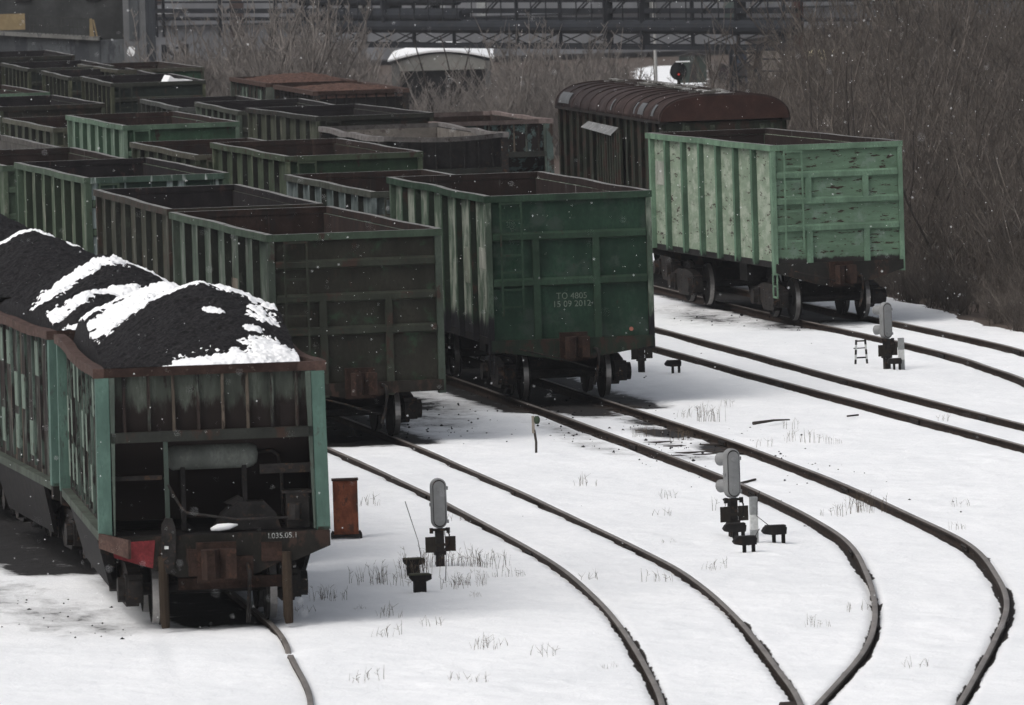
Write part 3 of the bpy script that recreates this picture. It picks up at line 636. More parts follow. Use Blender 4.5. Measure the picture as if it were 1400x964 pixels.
# ------------------------------------------------------------------ hopper wagons on the coal track
MW = mat('worn_white_letters', (.30, .31, .30), .9, 0, .3, 20, second=(.06, .06, .06), amount=.4)
def hopper(label, v, x0, HR, W, L, head, detail=False, teal=None, rimm=None, group='loaded coal hoppers on the nearest track', black=False, innerm=None, sag=0, lowz=1.28, endm=None, bulge=0):
    rz = -math.atan2(head, L)
    root = empty('hopper_wagon', (x0+W/2*math.cos(rz), v+W/2*math.sin(rz), 0), rz, label=label, cat='hopper wagon', group=group)
    teal = teal or M['teal']; rimm = rimm or M['rustrim']; hw = W/2; xs = hw-.16; inm = innerm or M['inner']; dk = M['black']
    zs = lowz
    # body: sloping end sheets, side sheets
    for s in (-1, 1):
        w = MB(); a, b_ = sorted((s*xs, s*(xs-.03))); w.box(a,b_,.06,L-.06,zs+.02,HR-.1,0)
        a, b_ = sorted((s*(xs-.033), s*(xs-.04))); w.box(a,b_,.12,L-.12,zs+.8,HR-.12,1)
        wall = w.build('side_wall', [M['streaky'] if not black else dk, inm], root)
        n = 10
        pm = MB(); a, b_ = sorted((s*(xs+.002), s*(xs+.042))); pm.box(a,b_,-.025,.025,zs+.1,HR-.11)
        first = None
        for i in range(1, n):
            y = .25+(L-.5)*i/n
            if first is None: first = pm.build('side_post', M['iron'] if black else M['ribdirty'], wall); first.location = (0, y, 0)
            else: share(first, wall, (0, y, 0))
        if s < 0 and not black:
            rr = random.Random(5)
            for i in range(n):
                for z in (HR-.55, HR-1.15, HR-1.8):
                    if rr.random() < .3:
                        y = .25+(L-.5)*(i+.5)/n
                        pt = MB(); pt.box(s*(xs+.03), s*(xs+.002), y-.22, y+.14, z-.24, z+.28); pt.build('repair_plate', M['tealside'], wall)
        f = MB(); a, b_ = sorted((s*(xs-.02), s*(xs+.13))); f.box(a,b_,.0,L,zs-.10,zs+.018); f.build('lower_flange', M['iron'] if black else gp('flange_paint', (.13,.16,.135), None, .35), wall)
        c = MB(); nn = 18; a, b_ = sorted((s*(xs+.01), s*(hw)))
        def off(y): e_ = math.sin(math.pi*y/L); return s*(.07*math.sin(y*.8+s*2)-.02)*sag*e_, -.07*sag*(math.sin(y*.62+.3)**2)*e_
        for i in range(nn):
            y0, y1 = L*i/nn, L*(i+1)/nn; (o0, q0), (o1, q1) = off(y0), off(y1)
            xi, xo = (a, b_)
            lift = .05
            za = HR-.02 if s > 0 else HR-.06; zc = HR-.06 if s > 0 else HR-.02
            c.hexa([(xi+o0,y0,HR-.13+q0),(xo+o0,y0,HR-.13+q0),(xo+o1,y1,HR-.13+q1),(xi+o1,y1,HR-.13+q1),
                    (xi+o0,y0,HR+q0),(xo+o0,y0,HR+q0),(xo+o1,y1,HR+q1),(xi+o1,y1,HR+q1)])
        c.build('top_rail', rimm, root)
        for y0, y1 in ((0,.24),(L-.24,L)):
            p = MB(); x1_, x2_ = s*(xs-.05), s*(xs+.13); dx = s*.02
            q0, q1 = min(x1_,x2_), max(x1_,x2_)
            p.hexa([(q0+dx,y0,zs-.02),(q1+dx,y0,zs-.02),(q1+dx,y1,zs-.02),(q0+dx,y1,zs-.02),(q0,y0,HR-.13),(q1,y0,HR-.13),(q1,y1,HR-.13),(q0,y1,HR-.13)])
            p.build('corner_post', M['iron'] if black else teal, root)
            if y0 == 0 and not black:
                p = MB(); e0, e1 = sorted((s*(xs-.055), s*(xs-.13))); f0, f1 = sorted((s*(xs-.055), s*(xs-.075)))
                p.hexa([(f0,.0,zs),(f1,.0,zs),(f1,.03,zs),(f0,.03,zs),(e0,.0,HR-.13),(e1,.0,HR-.13),(e1,.03,HR-.13),(e0,.03,HR-.13)]); p.build('corner_gusset', gp('gusset_teal', (.15,.20,.175), None, .3), root)
    for s, y in ((-1, 0), (1, L)):
        t = -s   # inward
        w = MB()
        P = [(y+t*.08,HR-.10),(y+t*.12,HR-.95),(y+t*1.7,1.35),(y+t*1.74,1.38),(y+t*.16,HR-.95),(y+t*.12,HR-.10)]
        w.prism(P if t > 0 else P[::-1], 'x', -xs+.04, xs-.04)
        end = w.build('end_sheet', endm or (M['endsheet'] if not black else dk), root)
        ip = MB(); a, b_ = sorted((y+t*.19, y+t*.21)); ip.box(-xs+.045,xs-.045,a,b_,HR-.92,HR-.12); ip.build('lining', inm, end)
        rr = random.Random(3)
        for k in range(8):
            x = -xs+.25+k*(2*xs-.5)/7
            p = MB(); a, b_ = sorted((y+t*.035, y+t*.1)); p.box(x-.02,x+.02,a,b_,HR-.93,HR-.12); p.build('end_rib', (M['streaky'] if k not in (2, 4, 5) else M['streakrib']) if not black else dk, end)
        c = MB(); a, b_ = sorted((y, y+t*.15)); nb_ = 12
        for i in range(nb_):
            q0, q1 = -xs-.01+(2*xs+.02)*i/nb_, -xs-.01+(2*xs+.02)*(i+1)/nb_; g0, g1 = [(bulge*math.sin(math.pi*j/nb_) if s < 0 else 0) for j in (i, i+1)]
            c.hexa([(q0,a-g0,HR-.122-g0*.1),(q1,a-g1,HR-.122-g1*.1),(q1,b_-g1,HR-.122-g1*.1),(q0,b_-g0,HR-.122-g0*.1),(q0,a-g0,HR-.004-g0*.1),(q1,a-g1,HR-.004-g1*.1),(q1,b_-g1,HR-.004-g1*.1),(q0,b_-g0,HR-.004-g0*.1)]); c.build('end_rail', rimm, root)
        e = MB(); a, b_ = sorted((y+t*.0, y+t*.12)); e.box(-xs+.05,xs-.05,a,b_,HR-1.02,HR-.88); e.build('cross_beam', gp('beam_paint', (.055,.06,.055), None, .4), root)
        dkk = MB(); a, b_ = sorted((y, y+t*1.0)); dkk.box(-xs+.05,xs-.05,a,b_,zs-.08,zs-.02); dkk.build('end_platform', dk, root)
        b = MB(); a, b_ = sorted((y-t*.02, y+t*.22))
        b.prism([(-hw+.02,zs-.03),(-hw+.02,zs-.22),(-hw+.35,zs-.34),(-.75,zs-.52),(-.5,zs-.60),(.55,zs-.58),(.85,zs-.45),(1.1,zs-.42),(hw-.02,zs-.24),(hw-.02,zs-.03)], 'y', a, b_)
        b.build('end_beam', gp('beam_grime', (.03,.027,.024), None, .45), root)
        coupler(root, y-t*.02, s, zs-.40)
    # hopper chutes and frame
    u = MB(); u.box(-.2,.2,.2,L-.2,.85,zs-.03)
    for s in (-1, 1):
        P = [(2.4,zs-.10),(L-2.4,zs-.10),(L-3.4,.30),(3.4,.30)]
        a, b_ = sorted((s*.62, s*(xs-.05)))
        o = len(u.v)
        u.hexa([(s*.85,3.6,.28),(s*.75,3.6,.28),(s*.75,L-3.6,.28),(s*.85,L-3.6,.28),(s*(xs+.0),2.5,zs-.1),(s*.2,2.5,zs-.1),(s*.2,L-2.5,zs-.1),(s*(xs+.0),L-2.5,zs-.1)])
        u.hexa([(s*1.34,1.9,.42),(s*1.28,1.9,.42),(s*1.28,L-1.9,.42),(s*1.34,L-1.9,.42),(s*(xs+.1),1.5,zs-.1),(s*(xs+.04),1.5,zs-.1),(s*(xs+.04),L-1.5,zs-.1),(s*(xs+.1),L-1.5,zs-.1)])
    u.build('hopper_chute', dk, root)
    add_bogie(root, 1.75); add_bogie(root, L-1.75)
    if detail:
        post = MB(); post.box(-.66,-.60,.02,.10,zs-.02,HR-1.02); post.build('platform_post', gp('platform_post', (.10,.14,.125), None, .35), root)
        tk = MB(); x0_, x1_ = -.62, .68; zc = 2.30; prof = [(0,.02),(.015,.12),(.07,.17),(.10,.188),(.12,.194),(.14,.188),(1.10,.188),(1.12,.194),(1.14,.188),(1.20,.17),(1.25,.12),(1.27,.02)]
        tk.lathe_x([(x0_+a, r) for a, r in prof], (0, .42, zc), 24); tko = tk.build('air_tank', gp('tank_paint', (.15,.165,.16), ((.2,.21,.18), .2, (1,1,1)), .3, dim=.6), root, True)
        for bx in (-.42, .42):
            pb = MB(); pb.box(bx,bx+.06,.3,.5,zs,zc-.1); pb.build('tank_bracket', dk, tko)
        pp = MB(); pp.tube([(.62,.42,2.32),(.84,.40,2.33),(.92,.4,2.27),(.96,.4,2.0),(.97,.4,1.35)], .022, 8); pp.build('air_pipe', M['iron'], root, True)
        r2 = MB(); r2.box(.66,xs-.06,.25,.33,2.03,2.16); r2.build('handrail_beam', M['iron'], root); r2 = MB(); r2.box(-xs+.06,-.68,.25,.33,2.0,2.06); r2.build('handrail_beam', M['iron'], root)
        gb = MB(); gb.tube([(.35,.4,1.42),(.35,.4,1.60),(.42,.4,1.70)], [.2,.2,.08], 14); gb.prism([(.0,zs),(.12,1.5),(.32,1.66),(.7,1.66),(.85,1.5),(.92,zs)], 'y', .18, .6)
        gb.build('brake_cylinder', M['black'], root)
        g2 = MB(); g2.box(1.0,xs-.12,.2,.5,zs,1.75); g2.box(.95,xs-.07,.18,.52,1.75,1.79); g2.tube([(1.1,.15,1.40),(1.1,.15,1.62)], .1, 10); g2.build('valve_box', M['iron'], root)
        lv = MB(); lv.tube([(-.62,-.06,1.95),(-.45,-.08,1.62),(-.38,-.08,1.56),(.3,-.06,1.44),(1.0,.0,1.44)], .02, 6); lv.build('brake_rod', M['iron'], root)
        bl = MB(); bl.prism([(-.74,1.0),(-.73,1.42),(-.67,1.50),(-.58,1.49),(-.54,1.36),(-.55,.98),(-.60,.76),(-.68,.74)], 'y', -.1, -.022); bl.box(-.70,-.645,-.113,-.102,1.08,1.12,1); bl.build('gear_bracket', [M['iron'], M['white']], root)
        rp = MB(); rp.prism([(-.82,zs-.08),(-1.42,zs-.10),(-1.38,zs-.30),(-.86,zs-.46)], 'y', -.032, -.023); rp.build('red_panel', M['red'], root)
        ln = MB(); ln.hexa([(-hw-.0,-.02,zs-.16),(-hw+.38,-.32,zs-.30),(-hw+.42,-.29,zs-.30),(-hw+.04,.03,zs-.16),(-hw-.0,-.02,zs+.04),(-hw+.38,-.32,zs-.05),(-hw+.42,-.29,zs-.05),(-hw+.04,.03,zs+.04)])
        ln.build('corner_bracket', M['rustrim'], root)
        for x in (-.72, .96):
            g_ = MB(); g_.tube([(x,-.02,.98),(x,-.02,.10),(x+.01,-.02,.0)], [.07,.07,.055], 10); g_.build('rail_sweeper', gp('sweeper', (.085,.058,.04), None, .35), root)
        cb = MB(); cb.box(-.5,1.0,.3,.42,.48,.64); cb.tube([(-1.0,.05,.98),(-.5,.1,.75),(.1,.3,.58)], .018, 6); cb.build('brake_beam', M['rust'], root)
        hh = MB(); hh.tube([(.42,-.05,.86),(.44,-.2,.7),(.42,-.2,.4),(.40,-.2,.05)], [.03,.03,.028,.035], 8); hh.build('brake_hose', M['iron'], root, True)
        sn = MB(); sn.tube([(-.05,.1,1.31),(.05,.1,1.33),(.2,.1,1.34),(.32,.1,1.36)], [.02,.05,.045,.01], 8); so_ = sn.build('snow_patch', M['snow_s'], root, True)
        ck = MB(); ck.prism([(.62,zs-.42),(.62,zs-.16),(.9,zs-.16),(.9,zs-.42)], 'y', -.05, -.023); ck.box(-.2,.5,-.09,-.025,zs-.66,zs-.34); ck.box(-.38,-.2,-.12,-.025,zs-.58,zs-.22); ck.build('coupler_housing', M['rust'], root)
        text(root, 'I.035.05.1', (.92, -.024, zs-.115), .105, MW)
    return root
hA = hopper('teal-posted coal hopper nearest the camera, with air tank and red panel on its end', 113.55, 13.85, 3.55, 3.17, 9.5, .6, True, sag=.9)
pile('heap of black coal in the nearest hopper, snow on its ridge and front corner', hA.matrix_basis @ Vector((0,.2,0)), hA.rotation_euler.z, 2.78, 9.1, 3.44, 1, [(.30,4.9,1.0,2.05,5.1),(-.15,6.5,.92,1.9,3.2)],
     [('line', [(-1.35,4.6),(-.9,5.2),(-.45,5.5),(.0,5.4),(.4,5.4),(.9,5.1),(1.25,4.4)], .42), ('line', [(-1.3,5.0),(-.6,6.2),(-.1,6.4)], .45),
      ('line', [(-.3,.35),(.5,.5),(1.2,.8)], .42), ('blob', .95,1.2,.3,.5), ('blob', .30,2.9,.13,.16), ('blob', 1.0,3.3,.2,.5), ('blob', .8,2.0,.16,.14), ('blob', -.9,7.2,.5,.9)], seed=3)
hA2 = hopper('second coal hopper behind the nearest one, teal posts and light repair plates on its side', 123.95, 14.45, 3.55, 3.17, 9.5, -.05, sag=.8)
pile('coal heap in the second hopper, crossed by two snow ledges', hA2.matrix_basis @ Vector((0,.2,0)), hA2.rotation_euler.z, 2.78, 9.1, 3.44, 1, [(.05,5.6,.92,1.75,5.2),(-.5,2.8,.55,1.4,3.0)],
     [('line', [(-1.3,1.6),(-.8,2.3),(-.2,2.8),(.1,3.0)], .24), ('line', [(-1.4,3.7),(-.6,4.7),(.2,5.2),(.8,5.6)], .26), ('line', [(-.9,.45),(-.2,.5),(.4,.8)], .26), ('line', [(-.2,7.6),(.5,7.9)],.3)], seed=8)
hA3 = hopper('third coal hopper on the nearest track, mostly off the left edge', 134.9, 14.42, 3.55, 3.17, 9.5, 0)
pile('smooth coal heap in the third hopper with a thin arc of snow on its crest', hA3.matrix_basis @ Vector((0,.2,0)), hA3.rotation_euler.z, 2.78, 9.1, 3.44, 1, [(.15,5.2,.98,1.75,5.2)],
     [('line', [(-1.2,4.6),(-.6,5.0),(.2,5.1),(.8,4.9)], .24)], seed=15)
hA4 = hopper('fourth coal hopper on the nearest track, hidden but for its load', 145.8, 14.5, 3.55, 3.17, 9.5, 0)
pile('bare black coal heap behind the thin snow arc at the left edge', hA4.matrix_basis @ Vector((0,.2,0)), hA4.rotation_euler.z, 2.78, 9.1, 3.44, 1, [(.15,4.6,1.12,1.8,5.2)], None, seed=22)
# other hoppers further back
DG = 'hopper wagons standing further back'
HK = mat('ash_inside', (.16, .145, .13), .95, 0, .25, 2.5, second=(.07,.055,.05), amount=.4)
h1 = hopper('black hopper wagon with buckled pale grey rim, left of the boxcar', 210.8, 33.15, 3.62, 3.35, 10.8, .1, False, rimm=mat('ash_rim', (.17,.16,.155), .9, 0, .3, 4, second=(.09,.075,.07), amount=.4), group=DG, black=True, innerm=HK, sag=.9, bulge=.55)
h2 = hopper('hopper wagon with teal end blotched black, squeezed against the boxcar', 227.3, 37.4, 3.45, 3.2, 9.8, .1, False, teal=gp('teal_blotched', (.15,.22,.215), None, .45), rimm=mat('pinkish_rim', (.19,.15,.14), .9, 0, .3, 4), group=DG, innerm=M['inner'], sag=.4, endm=mat('teal_blotched_end', (.085,.125,.12), .8, 0, .3, 2.5, (1,1,.7), second=(.018,.014,.013), amount=.62, sharp=.06))
RL = mat('rusty_load', (.10, .058, .046), .95, 0, .4, 8, second=(.05,.03,.025), amount=.4, fine=40, bump=.8)
h3 = hopper('black-ended hopper with rusty load at the foot of the bare shrubs', 256.4, 38.35, 3.70, 2.98, 10.6, .3, False, rimm=M['rustrim'], group=DG, black=True)
pile('rusty brown ore load in the black-ended hopper', h3.location, h3.rotation_euler.z, 2.75, 10.2, 3.52, 1, [(0,5,.26,2.2,7)], None, RL, seed=30, cat='ore load', name='ore_load')
h4 = hopper('farther rusty hopper with a teal corner post and comb-like side posts', 269.3, 38.75, 3.70, 2.98, 10.6, .3, False, rimm=M['rustrim'], group=DG, black=False, teal=gp('grey_posts', (.16,.18,.16), None, .3))
pile('rusty brown ore load in the farther hopper, white flecks on its rim', h4.location, h4.rotation_euler.z, 2.75, 10.2, 3.54, 1, [(0,5,.34,2.2,7)], None, RL, seed=31, cat='ore load', name='ore_load')

# ------------------------------------------------------------------ boxcar
def boxcar():
    v, x0, HR, W, L, head = 198.6, 38.08, 4.08, 3.12, 17.2, .55
    rz = -math.atan2(head, L)
    root = empty('boxcar', (x0+W/2*math.cos(rz), v+W/2*math.sin(rz), 0), rz, label='covered boxcar with rounded rusty red roof behind the pale green gondola', cat='covered wagon')
    zb = 1.25; hw = W/2; xs = hw-.14
    dk = gp('boxcar_dark_green', (.04, .05, .036), ((.09,.11,.08), .22, ST), .5); ed = gp('boxcar_end', (.05,.062,.045), ((.16,.19,.14), .2, (1,1,1)), .35)
    rf = mat('boxcar_roof', (.045, .031, .029), .75, .1, .35, 1.5, (1, 1, 1), second=(.115, .10, .105), amount=.42, sharp=.3)
    rfe = mat('boxcar_roof_end', (.045, .023, .019), .8, 0, .25, 3)
    b = MB(); b.box(-xs,xs,.05,L-.05,zb,HR-.02); body = b.build('body', dk, root)
    rr = random.Random(2)
    for s in (-1, 1):
        n = 15
        for i in range(n+1):
            y = .12+(L-.24)*i/n
            if 5.4 < y < 11.8 and s < 0 and False: continue
            p = MB(); a, c = sorted((s*(xs-.0), s*(xs+.09))); tilt = rr.uniform(-.12, .12) if i not in (0, n) else 0
            wd = rr.choice((.07, .1, .14))
            p.hexa([(a,y-wd+tilt,zb-.1),(c,y-wd*.6+tilt,zb-.1),(c,y+wd*.6+tilt,zb-.1),(a,y+wd+tilt,zb-.1),(a,y-wd,HR-.04),(c,y-wd*.6,HR-.04),(c,y+wd*.6,HR-.04),(a,y+wd,HR-.04)])
            p.build('side_post', dk, root)
        d = MB(); a, c = sorted((s*(xs+.095), s*(xs+.15))); d.box(a,c,6.4,10.2,zb+.05,HR-.35)
        for k in range(9): d.box(min(s*(xs+.15),s*(xs+.19)),max(s*(xs+.15),s*(xs+.19)),6.6+k*.4,6.75+k*.4,zb+.1,HR-.4)
        d.build('sliding_door', dk, root)
        e = MB(); a, c = sorted((s*(xs-.02), s*(hw+.03))); e.box(a,c,0,L,HR-.035,HR+.03); e.build('eave', M['iron'], root)
    pl = MB(); pl.hexa([(-hw-.16,7.0,HR-.48),(-hw+.05,7.0,HR-.30),(-hw+.05,12.0,HR-.26),(-hw-.14,12.0,HR-.40),(-hw-.16,7.0,HR-.465),(-hw+.05,7.0,HR-.285),(-hw+.05,12.0,HR-.245),(-hw-.14,12.0,HR-.385)])
    pl.build('loose_sheet', mat('zinc_sheet', (.22,.225,.225), .6, .2, .25, 4, second=(.10,.10,.10), amount=.35), root)
    w = MB(); w.box(-xs+.1,xs-.1,-.02,.04,zb+.8,zb+.9); w.box(-xs+.1,xs-.1,-.02,.04,zb+1.7,zb+1.8); 
    for x in (-.9,-.3,.3,.9): w.box(x-.05,x+.05,-.04,.048,zb,HR-.1)
    w.build('end_frame', ed, root)
    # roof
    n = 28; pr = []
    for i in range(n+1):
        t = math.pi*(1-i/n); c, s_ = math.cos(t), math.sin(t)
        pr.append((math.copysign(abs(c)**.62, c)*(hw+.02), HR+.02+.60*abs(s_)**.85))
    r = MB(); r.prism(pr[::-1], 'y', .06, L-.06); ro = r.build('roof', rf, root, False)
    ro.data.polygons.foreach_set('use_smooth', [len(p.vertices) == 4 for p in ro.data.polygons])
    ee = MB(); ee.prism([(x*.985, HR+.02+(z-HR-.02)*.97) for x, z in pr][::-1], 'y', -.02, .055); ee.build('roof_end', rfe, root)
    k = 0; first = None
    for i in range(13):
        y = .1+(L-.2)*i/12
        if first is None:
            q = MB(); o_ = [(x*1.008, HR+.02+(z-HR-.02)*1.05+.006) for x, z in pr]
            q.prism(o_[::-1], 'y', -.05, .05); first = q.build('roof_seam', rf, ro); first.location = (0, y, 0)
        else: share(first, ro, (0, y, 0))
    for y0, y1 in ((1.0,1.35),(2.6,3.4),(3.9,4.1),(7.6,7.8),(14.8,16.6)):
        q = MB(); 
        pts = [(x*1.01, HR+.02+(z-HR-.02)*1.06+.012) for x, z in pr[1:6]]
        P = [(x, y0, z) for x, z in pts]+[(x, y1, z) for x, z in pts]; m_ = len(pts)
        q.poly(P, [(i, i+1, m_+i+1, m_+i) for i in range(m_-1)]); o = q.build('roof_patch', mat('lead_patch', (.11,.115,.12), .6, .2, .2, 4), ro)
        o.modifiers.new('s', 'SOLIDIFY').thickness = .006
    # walkway of broken boards
    zz = HR+.66
    wk = gp('walkway_wood', (.12,.115,.11), ((.6,.6,.6), .3, (1,1,1)), .3, dim=.9)
    for s in (-1, 1):
        for i in range(9):
            q = MB()
            if rr.random() < .75:
                y = .9+i*1.75+rr.uniform(-.2,.2); x = s*.2+rr.uniform(-.06,.06); a = rr.uniform(-.06,.06)
                q.hexa([(x-.1,y,zz),(x+.1,y,zz),(x+.1+a,y+1.6,zz+.02),(x-.1+a,y+1.6,zz+.02),(x-.1,y,zz+.03),(x+.1,y,zz+.03),(x+.1+a,y+1.6,zz+.05),(x-.1+a,y+1.6,zz+.05)]); q.build('walkway_board', wk, root)
    for i in range(10): q = MB(); q.box(-.42,.42,.9+i*1.7,.98+i*1.7,zz-.05,zz-.002); q.build('walkway_bearer', wk, root)
    u = MB(); u.box(-xs,xs,0,L,zb-.14,zb-.002); u.box(-.25,.25,.2,L-.2,.9,zb-.14); u.build('underframe', M['black'], root)
    for s, y in ((-1, 0), (1, L)): coupler(root, y, s)
    add_bogie(root, 2.4); add_bogie(root, L-2.4)
boxcar()

# ------------------------------------------------------------------ signals and trackside things
GZ = -.08
def capsule(mb, x0, x1, y0, y1, z0, z1, n=10, mi=0):
    r = (x1-x0)/2; cx = (x0+x1)/2; P = []
    for i in range(n+1): t = math.pi*i/n; P.append((cx+r*math.cos(t), z1-r+r*math.sin(t)))
    for i in range(n+1): t = math.pi+math.pi*i/n; P.append((cx+r*math.cos(t), z0+r+r*math.sin(t)))
    mb.prism(P[::-1], 'y', y0, y1, mi)
def dwarf_signal(label, x, y, s=1., rz=0, hood=False, only_foot=False, lean=0, plates=True):
    root = empty('dwarf_signal', (x, y, GZ), rz, label=label, cat='railway signal', group='low shunting signals'); root.scale = (s, s, s); root.rotation_euler.y = lean
    p = MB(); p.prism([(-.06,-.05),(.06,-.05),(.06,.05),(-.06,.05)], 'z', -.15, .56); p.box(-.085,.085,-.075,.075,.2,.26); p.build('post', M['iron'], root)
    pl = MB(); pl.box(-.22,-.07,-.06,-.03,.24,.47); pl.box(.075,.23,-.05,-.02,.25,.47); pl.box(-.1,.1,-.052,-.02,.33,.37); pl.build('terminal_plate', gp('plate_rust', (.06,.05,.042), None, .35), root)
    if only_foot: return root
    br = MB(); br.box(-.12,.12,-.08,.08,.555,.585); br.box(-.15,-.10,-.06,-.02,.52,.60); br.box(.10,.15,-.06,-.02,.52,.60); br.build('bracket', M['iron'], root)
    h = MB(); capsule(h, -.115, .115, -.07, .07, .59, 1.33); ho = h.build('lamp_housing', M['greybox'], root)
    bv = ho.modifiers.new('b', 'BEVEL'); bv.width = .02; bv.segments = 3
    k = MB(); capsule(k, -.083, .083, -.086, -.0757, .63, 1.29)
    for z in (.72, 1.17): k.tube([(0,-.086,z),(0,-.106,z)], .035, 12)
    cb = MB(); cb.tube([(.09,-.06,.60),(.13,-.1,.5),(.12,-.1,.35),(.05,-.09,.28)], .012, 6); cb.build('cable', M['black'], root, True)
    for z in (.69, 1.18): k.box(.105,.14,-.05,.02,z-.025,z+.025)
    k.box(-.135,-.11,-.04,.02,.92,.97); k.box(-.04,.04,-.098,-.0925,.9,.908); k.box(-.05,.05,-.098,-.0925,1.03,1.04)
    k.build('housing_cover', M['greybox'], root)
    gk = MB(); capsule(gk, -.093, .093, -.0755, -.0705, .612, 1.308); gk.build('gasket', M['iron'], root)
    for z in ((.78, 1.18) if hood else ()):
        v = MB(); v.tube([(-.02,.06,z),(-.07,.26,z-.02)], [.09,.10], 14, caps=False); v.tube([(0,.07,z),(0,.075,z)], .085, 12, 0)
        o = v.build('visor', M['greybox'], root)
        o.modifiers.new('s', 'SOLIDIFY').thickness = .004
    return root
dwarf_signal('grey two-lamp dwarf signal seen from behind, beside the rusty cabinet track', 19.96, 122.3, 1.0, 0)
dwarf_signal('grey dwarf signal with visors showing on its left, beside a striped post', 25.01, 125.55, 1.02, .22, hood=True)
dwarf_signal('small grey dwarf signal in front of the track of the pale green gondola', 36.46, 166.66, 1.0, .35, hood=True)
dwarf_signal('signal stub under the right corner of the deep green gondola', 31.87, 169.07, 1.0, .1, only_foot=True)
def cabinet():
    root = empty('relay_cabinet', (19.49, 128.3, GZ), R(-8), label='tall narrow rusty orange cabinet on short feet beside the nearest coal hopper', cat='relay cabinet')
    rm = mat('orange_rust', (.17, .058, .032), .85, 0, .35, 5, (1,1,.6), second=(.07,.035,.025), amount=.42)
    b = MB(); b.box(-.19,.19,-.14,.14,.10,.93); o = b.build('body', rm, root); bv = o.modifiers.new('b','BEVEL'); bv.width = .008
    d = MB(); d.box(-.15,.16,-.153,-.142,.15,.88); d.box(-.16,-.145,-.16,-.142,.2,.3); d.box(-.16,-.145,-.16,-.142,.7,.8); d.build('door', rm, root)
    t = MB(); t.box(-.205,.205,-.155,.155,.93,.955); t.build('lid', gp('lid_rust', (.09,.045,.03), None, .3), root)
    for x in (-.2, .2):
        for y in (-.12, .12):
            f = MB(); f.tube([(x,y,.14),(x*1.12,y,.10),(x*1.15,y,-.1)], .02, 6); f.build('leg', M['iron'], root)
    f = MB(); f.box(-.21,.21,-.15,.15,.05,.10); f.build('base_frame', M['iron'], root)
cabinet()
def cable_box(label, x, y, rz=0, s=1, tall=False, tilt=0):
    root = empty('cable_box', (x, y, GZ), rz, label=label, cat='cable box', group='black cable boxes beside the tracks'); root.scale = (s, s, s); root.rotation_euler.y = tilt
    if tall:
        b = MB(); b.box(-.085,.085,-.07,.07,-.1,.20); b.build('stem', M['black'], root)
        c = MB(); c.prism([(-.10,.19),(-.14,.24),(-.14,.28),(.16,.28),(.16,.22),(.09,.19)], 'y', -.09, .09); c.build('housing', M['black'], root)
        l = MB(); l.prism([(-.15,.282),(-.13,.30),(.14,.30),(.17,.282)], 'y', -.1, .1); l.build('lid', gp('mossy_lid', (.13,.13,.09), None, .3), root)
    else:
        b = MB(); b.prism([(-.17,.15),(-.20,.19),(-.17,.24),(-.15,.26),(.15,.26),(.17,.24),(.16,.14),(-.05,.13)], 'y', -.08, .08); b.build('housing', M['black'], root)
        l = MB(); l.box(-.14,.155,-.085,.085,.262,.278); l.build('lid', M['iron'], root)
        for dx in (-.02, .125):
            f = MB(); f.box(dx-.025,dx+.025,-.03,.03,-.1,.15); f.build('leg', M['black'], root)
    return root
cable_box('black cable box with mossy lid in the snow, lower of two by the dry grass', 18.94, 117.92, 0, 1, True)
cable_box('second black cable box with mossy lid, just behind the lower one', 19.33, 120.9, .1, .95, True)
cable_box('black two-legged cable box right of the striped post, wire rising from it', 25.36, 124.11)
cable_box('black cable box at the foot of the striped post', 24.58, 122.5, .05, .95)
cable_box('black cable box on legs in front of the visored dwarf signal', 24.93, 125.0, 0, .95)
cable_box('small black cable box right of the signal stub, beyond the deep green gondola', 32.35, 168.1, 0, .9)
cable_box('tiny black cable box at the foot of the farthest dwarf signal', 36.5, 166.1, 0, .8)
def marker(label, x, y, h=.68, w=.11):
    root = empty('marker_post', (x, y, GZ), 0, label=label, cat='marker post', group='striped clearance posts')
    zs_ = [-.1, h*.30, h*.62, h]
    p = MB(); 
    for i in range(3): p.box(-w/2,w/2,-w/2,w/2,zs_[i],zs_[i+1],1 if i == 1 else 0)
    p.build('shaft', [M['stripeg'], M['white']], root)
marker('short grey and white banded clearance post beside the visored dwarf signal', 25.08, 124.3, .70)
marker('grey and white banded clearance post right of the farthest dwarf signal', 36.66, 166.2, .62)
def trestle():
    root = empty('striped_stand', (36.35, 168.6, GZ), .2, label='little black and white striped stand left of the farthest dwarf signal', cat='marker stand')
    for s in (-1, 1):
        p = MB(); 
        for i in range(5):
            z0, z1 = i*.1-.02, (i+1)*.1-.02; xa, xb = s*(.13-.03*i/5), s*(.13-.03*(i+1)/5)
            p.hexa([(xa-.018,-.015,z0),(xa+.018,-.015,z0),(xa+.018,.015,z0),(xa-.018,.015,z0),(xb-.018,-.015,z1),(xb+.018,-.015,z1),(xb+.018,.015,z1),(xb-.018,.015,z1)], i % 2)
        p.build('leg', [M['black'], M['white']], root)
    c = MB(); c.box(-.11,.11,-.012,.012,.44,.47); c.box(-.16,.12,-.012,.012,.30,.32); c.box(-.1,.12,-.012,.012,.10,.13); c.build('crossbar', M['iron'], root)
trestle()
def stake():
    root = empty('lamp_stake', (25.58, 145.94, GZ), 0, label='thin dark stake with a small greenish lamp head, standing alone in the snow', cat='stake lamp')
    s = MB(); s.tube([(0,0,-.1),(.01,0,.2),(-.02,0,.42)], .022, 8); s.build('stake', M['trunk'], root)
    h = MB(); h.box(-.055,-.01,-.02,.03,.36,.66); h.build('bracket', M['wood'], root)
    g_ = MB(); g_.tube([(.03,-.02,.52),(.03,-.02,.56),(.03,-.02,.62),(.03,-.02,.66)], [.03,.055,.055,.03], 10); g_.build('lamp_head', gp('green_glass', (.09,.14,.09), None, .3), root, True)
stake()
